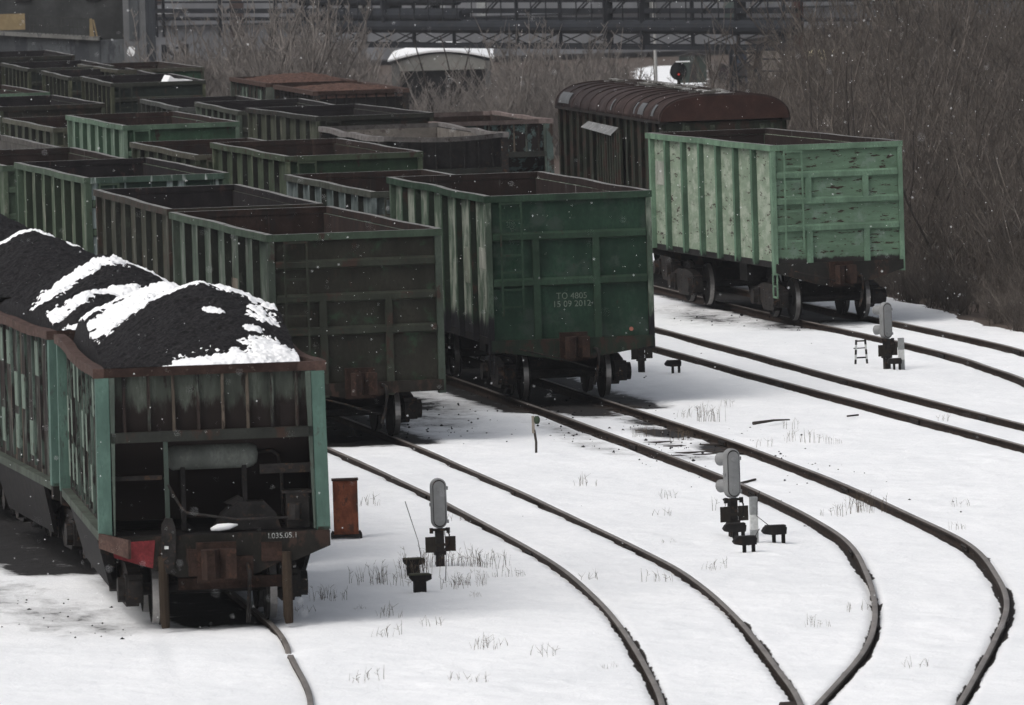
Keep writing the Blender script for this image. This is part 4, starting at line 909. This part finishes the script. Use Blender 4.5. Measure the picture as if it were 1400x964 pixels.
# litter: sticks, stones
def stick(label, pts, r): 
    s = MB(); s.tube(pts, r, 6); tag(s.build('stick', M['trunk']), label, 'stick', 'sticks lying on the snow')
stick('long thin stick lying on the snow between the tracks', [(30.55,151.2,-.06),(31.0,151.5,-.04),(31.35,151.8,-.06)], [.035,.022,.014])
stick('short stick lying beyond the long thin one', [(32.5,152.1,-.06),(32.75,152.3,-.06)], .018)
stick('short dark stick behind the visored dwarf signal, nearer the bend', [(27.3,136.5,-.07),(27.75,137.3,-.07)], .02)

# wires
wi = MB(); wi.tube([(25.32,124.1,.15),(25.08,124.1,.35),(25.1,124.1,.55),(25.14,124.1,.72)], .006, 5); wi.tube([(25.12,124.1,.15),(25.0,124,.0),(24.85,123.6,-.05)], .006, 5)
tag(wi.build('loose_wire', M['iron']), 'thin wire looping up from the two-legged cable box', 'wire')

# dry grass tufts, weeds and stalks
def tuft(n, h, spread, seed, droop=.5):
    r = random.Random(seed); mb = MB()
    for i in range(n):
        a = r.uniform(0, 6.28); d = spread*r.random()**.7; x, y = d*math.cos(a), d*math.sin(a); hh = h*r.uniform(.35, 1); lx, ly = r.uniform(-.3,.3)*hh*droop, r.uniform(-.3,.3)*hh*droop
        w = r.uniform(.0022, .0048)
        mb.tube([(x,y,-.03),(x+lx*.3,y+ly*.3,hh*.5),(x+lx,y+ly,hh)], [w,w*.9,w*.4], 3, caps=False)
        if r.random() < .5:
            for k in range(3):
                t = r.uniform(.4,.95); bx, by = x+lx*t, y+ly*t; mb.tube([(bx,by,hh*t),(bx+r.uniform(-.07,.07),by+r.uniform(-.07,.07),hh*t+r.uniform(.02,.09))], [w*.8,w*.5], 3, caps=False)
    return mb.mesh('grass_tuft', M['grass'])
TM = [tuft(22, .42, .3, 1, .8), tuft(11, .26, .26, 2, .9), tuft(6, .19, .2, 3, 1.0), tuft(30, .34, .45, 4, .7)]
spots = [(20.3,122.2,0,1),(19.8,122.5,3,1),(20.6,121.8,3,.9),(19.35,120.6,0,1.1),(18.6,119.9,3,1),(18.9,119.3,1,1),(19.5,118.4,1,1),(19.8,118.8,3,.8),(16.14,105.06,1,1),(18.29,108.8,1,1),(18.5,109.2,2,1),(27.87,129.45,3,1),
         (30.05,152.78,0,1),(29.9,154,1,1),(24.91,137.5,1,1),(20.64,120.06,1,.9),(18.23,112.6,2,1),(18.86,107.39,2,1.2),(17.4,111.2,1,1),(21.6,118.9,2,1),(22.4,118.0,1,1),(28.6,148,0,.8),(28.2,149.2,3,.7),
         (24.0,112,2,1),(23.0,110,1,.8),(26.0,131,1,1),(25.6,134,2,1),(24.8,130,2,1),(31,150,2,1),(30.6,146,1,1),(22.9,103.5,2,1),(17.2,104.5,2,1),(21.7,131.0,2,1),(20.9,135.0,1,1),(20.2,141.5,3,.9),(19.6,145.0,1,1),(27.3,128.9,1,1),(28.1,130.5,2,1.2),(17.9,114.2,1,1),(16.9,115.5,2,1),(17.5,117.3,3,.8)]
for i in range(34):
    x, y = random.uniform(16.5, 34), random.uniform(104, 160)
    if min(abs(x-q) for q in (np.interp(y, P[:,1], P[:,0]) for a, b in RAILS.values() for P in (a, b))) < .35: continue
    spots.append((x, y, random.choice((1, 2, 2)), random.uniform(.5, 1)))
for i, (x, y, k, s) in enumerate(spots):
    o = bpy.data.objects.new('dry_grass', TM[k]); COL.objects.link(o); o.location = (x, y, -.09); o.rotation_euler = (0, 0, i*1.3); o.scale = (s, s, s)
    tag(o, 'tuft of dry straw-coloured grass poking through the snow', 'grass tuft', 'dry grass tufts in the snow')
for lab, pts in (('tall single dry stalk left of the nearest dwarf signal, taller of two', [(19.32,119.7,-.1),(19.22,119.7,.55),(19.05,119.7,1.12)]),
                 ('shorter dry stalk between the tall stalk and the nearest dwarf signal', [(19.62,119.8,-.1),(19.64,119.8,.3),(19.63,119.8,.68)])):
    s = MB(); s.tube(pts, [.007,.005,.006], 4); tag(s.build('dry_stalk', M['trunk']), lab, 'plant stalk', 'tall dry stalks')

# lumps of coal and clods round the wagons: too many to count
def lumps():
    V = []; F = []; base = [(1,0,0),(-1,0,0),(0,1,0),(0,-1,0),(0,0,1),(0,0,-1)]; bf = [(0,2,4),(2,1,4),(1,3,4),(3,0,4),(2,0,5),(1,2,5),(3,1,5),(0,3,5)]
    r = random.Random(4); zones = [(13.4,.9,118,4,160,.03),(17.4,.5,114.5,1.5,60,.035),(28.6,.7,152,5,260,.04),(25.2,1.0,156,4,120,.035),(37.3,1.2,185,5,140,.045),(31.5,1.5,178,5,60,.04),(27.1,.5,146,8,200,.035),(29.4,.4,140,9,90,.03),(24.4,.6,154,4,80,.04),(22,8,130,15,60,.02)]
    for cx, sx, cy, sy, n, s in zones:
        for i in range(int(n*.6)):
            x, y, q = r.gauss(cx, sx), r.gauss(cy, sy), s*r.uniform(.2, 1.0)*(1.35 if r.random() < .12 else .8); o = len(V)
            for b in base: V.append((x+b[0]*q*r.uniform(.6,1.2), y+b[1]*q*r.uniform(.6,1.2), -.075-.02*(x>25)+b[2]*q*r.uniform(.5,.9)))
            F += [tuple(o+k for k in f) for f in bf]
    me = bpy.data.meshes.new('coal_crumbs'); me.from_pydata(V, [], F); me.materials.append(M['coal']); o = bpy.data.objects.new('coal_crumbs', me); COL.objects.link(o)
    tag(o, 'scattered crumbs of coal and clods on the snow by the wagons', 'coal crumbs', kind='stuff')
lumps()

# ------------------------------------------------------------------ bare shrubs
def shrub(seed, h=3.6, spread=.55, stems=12, nb=8, nt_=6, r0=.022, rt=.006):
    r = random.Random(seed); segs = []   # (p0, p1, r0, r1)
    for i in range(stems):
        a = r.uniform(0, 6.283); p = Vector((r.uniform(-.35,.35), r.uniform(-.35,.35), -.1)); tilt = r.uniform(.05, spread)*1.25; big_ = i < 2; hh = h*(r.uniform(1.05, 1.35) if big_ else r.uniform(.55, 1.05)); r1 = r0*(2.1 if big_ else 1)
        d = Vector((math.cos(a)*tilt, math.sin(a)*tilt, 1)).normalized(); n = 6; pts = [p]
        for k in range(n):
            d = (d+Vector((r.gauss(0,.12), r.gauss(0,.12), .04))).normalized(); p = p+d*hh/n; pts.append(p)
        for k in range(n): segs.append((pts[k], pts[k+1], r1*(1-k/n)+rt, r1*(1-(k+1)/n)+rt))
        for j in range(nb):
            t = r.uniform(.2, .97)*n; k = min(int(t), n-1); q = pts[k].lerp(pts[k+1], t-k); ba = r.uniform(0, 6.283); bl = h*.32*(1.15-t/n)*r.uniform(.6, 1.4)
            bd = (Vector((math.cos(ba)*1.1, math.sin(ba)*1.1, .85))).normalized(); bp = [q]
            for u in range(3):
                bd = (bd+Vector((r.gauss(0,.15), r.gauss(0,.15), .1))).normalized(); bp.append(bp[-1]+bd*bl/3)
            for u in range(3): segs.append((bp[u], bp[u+1], rt*1.4*(1-u*.2), rt*1.3*(1-(u+1)*.2)))
            for w in range(nt_):
                tt = r.uniform(.2, 3)-1e-3; u = min(int(tt), 2); q2 = bp[u].lerp(bp[u+1], tt-u); ta = r.uniform(0, 6.283); tl = bl*r.uniform(.2, .5)
                q3 = q2+Vector((math.cos(ta)*.5, math.sin(ta)*.5, .85)).normalized()*tl; segs.append((q2, q3, rt*.8, rt*.45))
    A = np.array([s[0][:] for s in segs]); B = np.array([s[1][:] for s in segs]); ra = np.array([s[2] for s in segs]); rb = np.array([s[3] for s in segs])
    D = B-A; D /= np.linalg.norm(D, axis=1)[:, None]+1e-9; U = np.cross(D, [0, 0, 1.]); U /= np.linalg.norm(U, axis=1)[:, None]+1e-6; Wv = np.cross(D, U)
    vs = []
    for P, rr in ((A, ra), (B, rb)):
        for k in range(3):
            t = 2*math.pi*k/3; vs.append(P+(U*math.cos(t)+Wv*math.sin(t))*rr[:, None])
    V = np.stack(vs, 1).reshape(-1, 3); o = np.arange(len(segs))[:, None]*6
    F = np.concatenate([o+np.array([k, (k+1) % 3, 3+(k+1) % 3, 3+k]) for k in range(3)], 0)
    return V, F
SH = [shrub(i, 3.6, .8, 10, 11, 7, .017, .0062) for i in range(6)]
SHF = [shrub(40+i, 3.7, .75, 8, 11, 8, .02, .0095) for i in range(4)]
def thicket(name, pts, SH, m, label, seed=0):
    r = np.random.default_rng(seed); Vs = []; Fs = []; o = 0
    for (x, y, s, zs) in pts:
        V, F = SH[r.integers(len(SH))]; a = r.uniform(0, 6.28); c, n = math.cos(a), math.sin(a)
        z = float(ground_base(np.array(x), np.array(y)))
        P = np.stack([(V[:,0]*c-V[:,1]*n)*s+x, (V[:,0]*n+V[:,1]*c)*s+y, V[:,2]*s*zs+z], 1); Vs.append(P); Fs.append(F+o); o += len(V)
    me = mesh_np(name, np.concatenate(Vs), np.concatenate(Fs), [m]); ob = bpy.data.objects.new(name, me); COL.objects.link(ob)
    return tag(ob, label, 'thicket', kind='stuff')
pts = []
def edge_at(y): return float(np.interp(y, [150,160,175.8,182.3,189.2,198.4,212,240,330], [42.6,42.1,41.5,41.9,42.3,43.0,44.0,45.5,52]))
for i in range(170):      # right bank, near part
    y = random.uniform(172, 262); e = edge_at(y); hi = 10+(y-172)*.12
    x = e+.5+random.random()**1.2*hi; s = random.uniform(.75, 1.2)*(.55+min(1, (x-e)/3)*.6)*(1+max(0, y-205)*.004); pts.append((x, y, s, random.uniform(.9, 1.25)))
for i in range(110):       # low growth along the bank foot
    y = random.uniform(171, 215); e = edge_at(y); pts.append((e+random.uniform(.15,1.2), y, random.uniform(.22,.45), 1.0))
thicket('thicket', pts, SH, M['twigd'], 'dense brown thicket of bare twigs right of the pale green gondola', 1)
pts = []
for i in range(190):
    y = random.uniform(262, 350); x = y*random.uniform(.1985, .246); k = min(1, (x/y-.1985)/.018)
    pts.append((x, y, random.uniform(1.0, 1.45)*(.45+.65*k)*(1.35 if y > 300 and k > .5 else 1), random.uniform(.9, 1.15)))
thicket('right_scrub', pts, SH, M['twigd'], 'brown scrub of bare twigs at the top right, in front of the low building', 4)
pts = []
for i in range(330):       # behind the wagons, whole width
    y = 328+64*random.random()**1.4; k = random.random(); x = y*(.129+.072*k)
    hgt = np.interp(k, [0, .06, .14, .26, .345, .40, .56, .62, .84, 1], [.6, 1.0, 1.35, 1.6, 1.35, .62, .60, 1.2, .85, .6])
    if .1895 < x/y < .1965 and random.random() < .85: continue
    pts.append((x, y, random.uniform(.8, 1.1)*hgt*1.05, random.uniform(.95, 1.15)))
for i in range(45):       # in the hollow under the pipe bridge
    y = random.uniform(395, 450); k = random.random(); x = y*(.142+.052*k)
    pts.append((x, y, random.uniform(.9, 1.15), random.uniform(.95, 1.15)))
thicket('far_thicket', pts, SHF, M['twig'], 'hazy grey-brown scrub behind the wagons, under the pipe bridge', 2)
# single trees and big shrubs one can tell apart
def tree(label, x, y, s, seed, h=5.2, lean=0, dark=True):
    z = float(ground_base(np.array(float(x)), np.array(float(y))))
    root = empty('bare_tree', (x, y, z), seed, label=label, cat='bare tree', group='bare trees by the yard'); root.rotation_euler.x = lean
    r = random.Random(seed); t = MB(); forks = []
    for k in range(3):
        a = k*2.1+r.uniform(-.4,.4); p = Vector((0,0,-.1)); P = [p]; d = Vector((math.cos(a)*.2, math.sin(a)*.2, 1)).normalized()
        for u in range(7): d = (d+Vector((r.gauss(0,.07), r.gauss(0,.07), .03))).normalized(); p = p+d*h*s/7*r.uniform(.85,1.1); P.append(p)
        t.tube(P, [(.065*(1-u/8)+.012)*s for u in range(8)], 6); forks.append(P)
    t.build('trunk', M['trunk'], root)
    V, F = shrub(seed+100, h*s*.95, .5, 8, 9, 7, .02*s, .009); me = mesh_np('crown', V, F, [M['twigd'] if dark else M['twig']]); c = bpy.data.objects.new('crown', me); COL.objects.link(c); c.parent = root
tree('bare tree with a dark leaning stem above the pale green gondola', 45.6, 214, 1.0, 3, 6, .12)
tree('slender bare tree just right of the pale green gondola, higher than its rim', 45.2, 203, .8, 5, 5.5)
tree('pale-twigged bare tree near the right edge, mid height', 45.5, 190, .8, 8, 5.5)
tree('bare tree in the middle of the scrub left of the boxcar roof', 65.8, 331, 1.0, 11, 5, 0, False)
tree('bare tree standing between the concrete shed and the rusty hoppers', 58.2, 352, 1.0, 14, 5.5, 0, False)
tree('bare tree above the olive wagons, left part of the scrub', 50.5, 345, 1.0, 17, 5, 0, False)
tree('bare tree behind the right end of the pipe bridge tower', 62.5, 285, .9, 19, 5, 0, False)

# ------------------------------------------------------------------ background works
def along(t): return (62.55+22.95*t, 483.4-74.0*t)       # line of the pipe bridge, left to right
def pipe_bridge():
    root = empty('pipe_bridge', (*along(.5), -4), 0, label='long dark steel pipe bridge with trussed beams crossing the whole background', cat='pipe bridge')
    def part(mb, name, m, par=None):
        c = root.location if par is None else root.location; mb.v = [(x-c.x, y-c.y, z-c.z) for x, y, z in mb.v]; return mb.build(name, m, par or root)
    def seg(mb, t0, t1, z0, z1, w=.3):
        (a, b), (c, d) = along(t0), along(t1); n = Vector((d-b, -(c-a))).normalized()*w/2
        mb.hexa([(a-n.x,b-n.y,z0),(c-n.x,d-n.y,z0),(c+n.x,d+n.y,z0),(a+n.x,b+n.y,z0),(a-n.x,b-n.y,z1),(c-n.x,d-n.y,z1),(c+n.x,d+n.y,z1),(a+n.x,b+n.y,z1)])
    for nm, t0, t1, z0, z1 in (('upper_beam',-.3,1.0,2.98,3.24),('lower_beam',.26,1.0,1.12,1.34),('top_beam',-.3,1.0,4.6,4.85)):
        q = MB(); seg(q, t0, t1, z0, z1); part(q, nm, M['steel'])
    q = MB(); seg(q, -.3, 1.25, 3.55, 3.66, .15); part(q, 'handrail', M['steel'])
    q = MB(); (a, b), (c, d) = along(.27), along(1.0); q.tube([(a,b,2.28),(c,d,2.28)], .36, 12); part(q, 'large_pipe', M['pipe'])
    q = MB(); (a, b), (c, d) = along(-.3), along(1.3); q.tube([(a,b+.6,2.66),(c,d+.6,2.66)], .10, 8); part(q, 'thin_pipe', M['pipe'])
    q = MB(); (a, b), (c, d) = along(.27), along(.53); q.tube([(a,b,2.9),(c,d,2.9)], .36, 12); part(q, 'large_pipe', M['pipe'])
    q = MB(); (a, b), (c, d) = along(.27), along(.52); q.tube([(a,b,3.7),(c,d,3.7)], .30, 12); part(q, 'large_pipe', M['pipe'])
    ts = [.024,.037,.135,.23,.316,.374,.452,.514,.609,.673,.743,.795,.86,.922,.983]
    for i, t in enumerate(ts):
        q = MB(); (a, b) = along(t); w = .20 if i in (10, 11, 4) else .10
        if i in (10, 11): w = .3
        q.box(a-w,a+w*.6,b-.15,b+.15,1.12 if t > .25 else 1.6,6.0); part(q, 'upright', M['steel'])
        if 0 < i and t > .25:
            q = MB(); (c, d) = along(t-.045); q.tube([(a,b,4.6),(c,d,2.98)], .05, 5); q.tube([(a-.2,b,4.6),(c-.2,d,2.98)], .035, 5); q.tube([(a,b,2.0),(c,d,1.2)], .04, 5); part(q, 'brace', M['steel'])
    for i in range(34):
        t = .27+.73*i/33; q = MB(); (a, b) = along(t); q.box(a-.03,a+.03,b-1.2,b-1.14,2.6,3.62 if i % 3 else 4.5); part(q, 'railing_post', M['steel'])
    for i in range(18):
        t = .27+.73*i/18; (a, b) = along(t); (c, d) = along(t+.04); q = MB()
        q.tube([(a,b+1.6,1.3),(c,d+1.6,1.95)], .035, 5); part(q, 'cross_brace', M['steel']); q = MB(); q.tube([(c,d+1.6,1.3),(a,b+1.6,1.95)], .035, 5); part(q, 'cross_brace', M['steel']); q = MB(); q.tube([(a,b+1.6,3.7),(c,d+1.6,4.6)], .04, 5); part(q, 'cross_brace', M['steel'])
    for z in (1.32, 3.68, 4.62):
        q = MB(); (a, b), (c, d) = along(.26), along(1.0); q.tube([(a,b+1.6,z),(c,d+1.6,z)], .09, 5); part(q, 'rear_beam', M['steel'])
    for t, w_ in ((.31,.5),(.36,.35),(.42,1.1),(.49,.4),(.93,.45)):
        q = MB(); (a, b) = along(t); q.box(a-w_/2,a+w_/2,b+.5,b+1.0,2.5,5.8); part(q, 'riser_duct', M['pipe'])
    for z in (.2, -.4):
        q = MB(); (a, b), (c, d) = along(.95), along(1.02); q.tube([(a,b,z+.5),(c,d,z+.5)], .04, 5); part(q, 'side_rail', M['steel'])
    for t in (.055, .30, .93):
        q = MB(); (a, b) = along(t); hw = .62
        for dx in (-hw, hw):
            for dy in (-.5, .5): q.box(a+dx-.09,a+dx+.09,b+dy-.09,b+dy+.09,0-4,1.2)
        for z in (-3,-1.6,-.2,1.0):
            for dy in (-.5, .5):
                q.tube([(a-hw,b+dy,z-1.0),(a+hw,b+dy,z)], .045, 5); q.tube([(a+hw,b+dy,z-1.0),(a-hw,b+dy,z)], .045, 5); q.box(a-hw,a+hw,b+dy-.04,b+dy+.04,z-.05,z+.05)
        part(q, 'lattice_tower', M['steel'])
pipe_bridge()
def yard_things():
    # red-brown stack
    q = MB(); q.tube([(85.9,411,-4),(85.9,411,8)], .28, 14); tag(q.build('rusty_pipe', mat('red_oxide_pipe', (.085,.036,.03), .85, 0, .3, 1)), 'upright rusty red pipe at the right end of the pipe bridge', 'pipe')
    # shed with snowy barrel roof
    root = empty('concrete_shed', (76.6, 463.8, -4), R(-9.8), label='pale concrete shed with arched roof and dark doorway behind the scrub', cat='shed')
    hw, L = 2.75, 24
    arc = [(-hw-.2+ (2*hw+.4)*i/12, 4.1+.48*math.sin(math.pi*i/12)) for i in range(13)]
    w = MB(); w.prism([(-hw,0),(-hw,4.0)]+[(x, z-.12) for x, z in arc[1:-1]]+[(hw,4.0),(hw,0)][::1], 'y', .3, L); w.build('wall', gp('shed_side', (.13,.135,.13), None, .3), root)
    w = MB(); w.box(-hw,-hw+.45,0,.28,0,4.0); w.build('door_pillar', M['concrete'], root)
    w = MB(); w.box(hw-.3,hw,0,.28,0,4.0); w.build('door_pillar', M['concrete'], root)
    w = MB(); w.prism([(-hw+.451,3.55),(-hw+.451,4.02)]+[(x*.9, z-.1) for x, z in arc[1:-1]]+[(hw-.301,4.02),(hw-.301,3.55)], 'y', .0, .27); w.build('lintel', mat('pale_concrete', (.27,.27,.25), .9, 0, .2, 1), root)
    d = MB(); d.box(-hw+.45,hw-.3,.285,.295,0,3.55); d.build('doorway', M['black'], root)
    r = MB(); P = arc+[(x, z+.10) for x, z in arc[::-1]]; r.prism(P[::-1], 'y', -.15, L+.2); r.build('roof', M['snow_s'], root)
    # signal with red lamp
    root = empty('colour_light_signal', (62.9, 324, -.1), R(-9.8), label='round-headed signal with a small red light above the boxcar roof', cat='railway signal')
    p = MB(); p.tube([(0,0,-.2),(0,0,2.1)], .07, 8); p.build('mast', M['iron'], root)
    b = MB(); b.tube([(0,-.05,2.42),(0,.03,2.42)], .34, 24); b.prism([(-.3,2.35),(-.3,2.6),(-.15,2.78),(.15,2.78),(.3,2.6),(.3,2.35)], 'y', -.04, .05); hd = b.build('signal_head', mat('signal_black', (.02,.02,.022), .7, 0, .2, 4), root)
    v = MB(); v.tube([(0,-.05,2.32),(0,-.35,2.32)], [.12,.13], 14, caps=False); vo = v.build('visor', M['iron'], hd); vo.modifiers.new('s','SOLIDIFY').thickness = .01
    s_ = MB(); s_.box(-.1,.45,-.3,.05,2.79,2.83); s_.build('snow_cap', M['snow_s'], hd)
    lm = bpy.data.materials.new('red_lamp'); lm.use_nodes = True; pb = lm.node_tree.nodes['Principled BSDF']; pb.inputs['Base Color'].default_value = (.4,.02,.02,1); pb.inputs['Emission Color'].default_value = (1,.12,.1,1); pb.inputs['Emission Strength'].default_value = .35
    q = MB(); q.tube([(0,-.055,2.32),(0,-.075,2.32)], .045, 12); q.build('red_lens', lm, hd)
    # lamp pole
    q = MB(); q.tube([(99.5,520,-4),(99.5,520,2.2)], .10, 8); tag(q.build('concrete_pole', mat('pole_concrete', (.36,.36,.35), .9, 0, .1, 1)), 'thin pale concrete pole just left of the red signal', 'pole')
    # small huts far off
    def hut(name, label, cat, x, y, w, d, h, m, rm, z=-4.8):
        r_ = empty(name, (x, y, z), R(-9.8), label=label, cat=cat)
        b = MB(); b.box(-w/2,w/2,0,d,0,h); b.build('wall', m, r_)
        t = MB(); t.prism([(-w/2-.15,h),(0,h+.3),(w/2+.15,h)][::-1], 'y', -.15, d+.15); t.build('roof', rm, r_)
        dd = MB(); dd.box(-.25,.25,-.02,-.003,0,min(h*.7,1.9)); dd.build('door', M['iron'], r_)
        return r_
    hut('green_tank_hut', 'dark green hut in the far snowy yard right of the red signal', 'hut', 115.6, 590, 1.9, 2, 1.9, gp('hut_green', (.06,.09,.075), None, .3), M['iron'])
    hut('red_brown_hut', 'small dark red hut between the green hut and the blue kiosk', 'hut', 116.9, 586, .9, 1.4, 1.1, gp('hut_red', (.10,.055,.065), None, .3), M['iron'])
    hut('blue_kiosk', 'small blue kiosk in the far snowy yard', 'kiosk', 117.7, 583, .75, 1, 2.1, gp('kiosk_blue', (.05,.09,.17), None, .1), M['iron'])
    # factory hall across the back
    root = empty('factory_hall', (110, 690, -4.5), R(-9.8), label='long grey factory hall filling the far background', cat='factory')
    w = MB(); w.box(-75,75,0,20,0,14); w.build('wall', mat('grey_sheet_wall', (.15,.155,.165), .8, 0, .25, .15, (1,1,.3), fine=0, second=(.24,.245,.26), amount=.45, sharp=.2), root)
    rr = random.Random(9)
    for i in range(26):
        q = MB(); x = -44+i*3.4; q.box(x,x+rr.uniform(.2,1.3),-.06,-.003,rr.uniform(2,6.0),rr.uniform(6.1,9)); q.build('wall_panel', rr.choice((M['concrete'], mat('light_panel',(.33,.34,.34)), gp('teal_panel',(.12,.18,.17)), gp('rusty_panel',(.12,.07,.06)))), root)
    q = MB(); q.box(-60,60,-.5,-.1,3.2,3.35); q.build('ledge', M['steel'], root)
    q = MB(); q.box(-21.6,-17.3,-.6,-.1,4.35,4.75); q.build('snow_ledge', M['snow_s'], root)
    root = empty('low_office', (127.8, 600, -5.2), R(-9.8), label='low building with lit yellow windows seen through the right scrub', cat='building')
    w = MB(); w.box(-6,6,0,8,0,3.0); w.build('wall', mat('office_wall', (.16,.14,.12), .9, 0, .2, 1), root)
    w = MB(); w.prism([(-6.3,3.0),(-6.3,3.1),(0,3.9),(6.3,3.1),(6.3,3.0)][::-1], 'y', -.3, 8.3); w.build('roof', M['iron'], root)
    q = MB(); q.box(-3.2,1.5,-.28,1.5,3.32,3.45); q.build('roof_snow', M['snow_s'], root)
    wm = bpy.data.materials.new('lit_window'); wm.use_nodes = True; pb = wm.node_tree.nodes['Principled BSDF']; pb.inputs['Base Color'].default_value = (.5,.45,.3,1); pb.inputs['Emission Color'].default_value = (1,.85,.5,1); pb.inputs['Emission Strength'].default_value = .25
    for k in range(4):
        q = MB(); x = -1.6+k*.9; q.box(x-.3,x+.3,-.02,-.003,1.5,2.2); q.build('window', wm, root)
    # concrete building on the left with its loading ledge
    root = empty('concrete_building', (43.2, 357.9, -2.2), R(-9.8), label='dark concrete building with railed loading ledge at the top left corner', cat='building')
    cg = mat('stained_concrete', (.10,.108,.115), .9, 0, .3, .9, (1,1,.3), second=(.05,.054,.06), amount=.5); dk = mat('dark_recess_wall', (.05,.052,.052), .9, 0, .35, .8)
    w = MB(); w.box(-9,2.25,.2,10,0,5.9); w.build('base_wall', cg, root)
    for i_ in range(13):
        w = MB(); x_ = -8.6+i_*.85; w.box(x_,x_+(.08,.2,.12)[i_%3],.135,.198,2.5+(i_%4)*.3,4.9-(i_%2)*.5); w.build('wall_rib', M['concrete'] if i_ % 3 else dk, root)
    for i_ in range(7):
        w = MB(); x_ = -8.4+i_*1.5; w.box(x_,x_+.7,1.52,1.598,7.6+(i_%2)*.3,9.4); w.build('wall_recess', cg if i_ % 2 else M['black'], root)
    w = MB(); w.box(-9,2.25,1.6,10,5.9,13); w.build('upper_wall', dk, root)
    w = MB(); w.hexa([(-9,-.1,6.75),(1.2,-.1,5.9),(1.2,1.6,5.9),(-9,1.6,6.75),(-9,-.1,6.9),(1.2,-.1,6.05),(1.2,1.6,6.05),(-9,1.6,6.9)]); w.build('ledge', M['concrete'], root)
    w = MB(); w.hexa([(-9,.15,5.0),(1.2,.15,5.0),(1.2,.19,5.0),(-9,.19,5.0),(-9,.15,6.75),(1.2,.15,5.9),(1.2,.19,5.9),(-9,.19,6.75)]); w.build('ledge_face', cg, root)
    w = MB(); w.box(2.25,3.2,-.15,10,0,13); w.build('pillar', mat('pillar_concrete', (.145,.15,.155), .9, 0, .2, .9), root)
    w = MB(); w.box(2.5,2.9,-.2,-.152,5.9,9); w.build('cable_duct', cg, root)
    rl = MB()
    for i in range(17):
        x = -1.75+i*.17; zt = 6.32-.083*(x+1.75); rl.box(x-.018,x+.018,-.06,-.03,zt-.03,zt+.75)
    for k in (.35, .72): rl.hexa([(-1.8,-.07,6.3+k),(1.1,-.07,6.05+k),(1.1,-.02,6.05+k),(-1.8,-.02,6.3+k),(-1.8,-.07,6.35+k),(1.1,-.07,6.10+k),(1.1,-.02,6.10+k),(-1.8,-.02,6.35+k)])
    rl.build('railing', gp('railing_grey', (.09,.095,.095), None, .3), root)
    w = MB(); w.box(-3.4,-1.93,-.12,-.05,6.47,7.15); w.build('yellow_panel', M['yellow'], root)
    w = MB(); w.hexa([(.80,-.12,6.08),(1.0,-.12,6.08),(1.0,-.03,6.08),(.80,-.03,6.08),(.82,-.12,6.85),(.92,-.12,6.85),(.92,-.03,6.85),(.82,-.03,6.85)]); w.hexa([(1.08,-.12,6.08),(1.14,-.12,6.08),(1.14,-.03,6.08),(1.08,-.03,6.08),(.94,-.12,6.8),(1.0,-.12,6.8),(1.0,-.03,6.8),(.94,-.03,6.8)]); w.build('yellow_stop', M['yellow'], root)
    w = MB(); w.prism([(2.55+.2*math.cos(t*.7)*(.8+.2*(t%2)), 5.4+.22*math.sin(t*.7)) for t in range(9)], 'y', -.17, -.153); w.build('snow_splash', M['snow_s'], root)
yard_things()

# ------------------------------------------------------------------ falling snow (uncountable)
def flakes(n=8000):
    r = np.random.default_rng(5); d = r.uniform(26, 175, n); x = .172*d+r.uniform(-.115,.115, n)*d; z = r.uniform(-.05, 1, n)*(10.3-.0*d)
    y = d; s = (.0022+.0055*r.random(n)**2.2)*np.where(d < 70, .7, 1.15)
    b = np.array([(1,0,0),(-1,0,0),(0,1,0),(0,-1,0),(0,0,1),(0,0,-1)], float); f = np.array([(0,2,4),(2,1,4),(1,3,4),(3,0,4),(2,0,5),(1,2,5),(3,1,5),(0,3,5)])
    jit = r.uniform(.5, 1.3, (n, 6, 3)); V = (b[None]*jit*s[:, None, None]+np.stack([x, y, z], 1)[:, None, :]).reshape(-1, 3)
    F = (f[None]+np.arange(n)[:, None, None]*6).reshape(-1, 3); me = mesh_np('falling_snow', V, F, [M['snow_s']], True)
    o = bpy.data.objects.new('falling_snow', me); COL.objects.link(o); tag(o, 'light snowflakes falling through the air over the yard', 'snowfall', kind='stuff')
flakes()

# ------------------------------------------------------------------ haze
HAZE = .00012
if HAZE:
    b = MB(); b.box(-220,470,-60,1540,-8,26); o = b.build('haze', M['black']); o.data.materials.clear()
    hm = bpy.data.materials.new('haze_air'); hm.use_nodes = True; N = hm.node_tree.nodes; N.remove(N['Principled BSDF'])
    pv = N.new('ShaderNodeVolumePrincipled'); pv.inputs['Color'].default_value = (.93,.95,1,1); pv.inputs['Density'].default_value = HAZE
    hm.node_tree.links.new(pv.outputs[0], N['Material Output'].inputs['Volume']); o.data.materials.append(hm); tag(o, 'thin grey winter haze hanging over the yard', 'haze', kind='stuff')
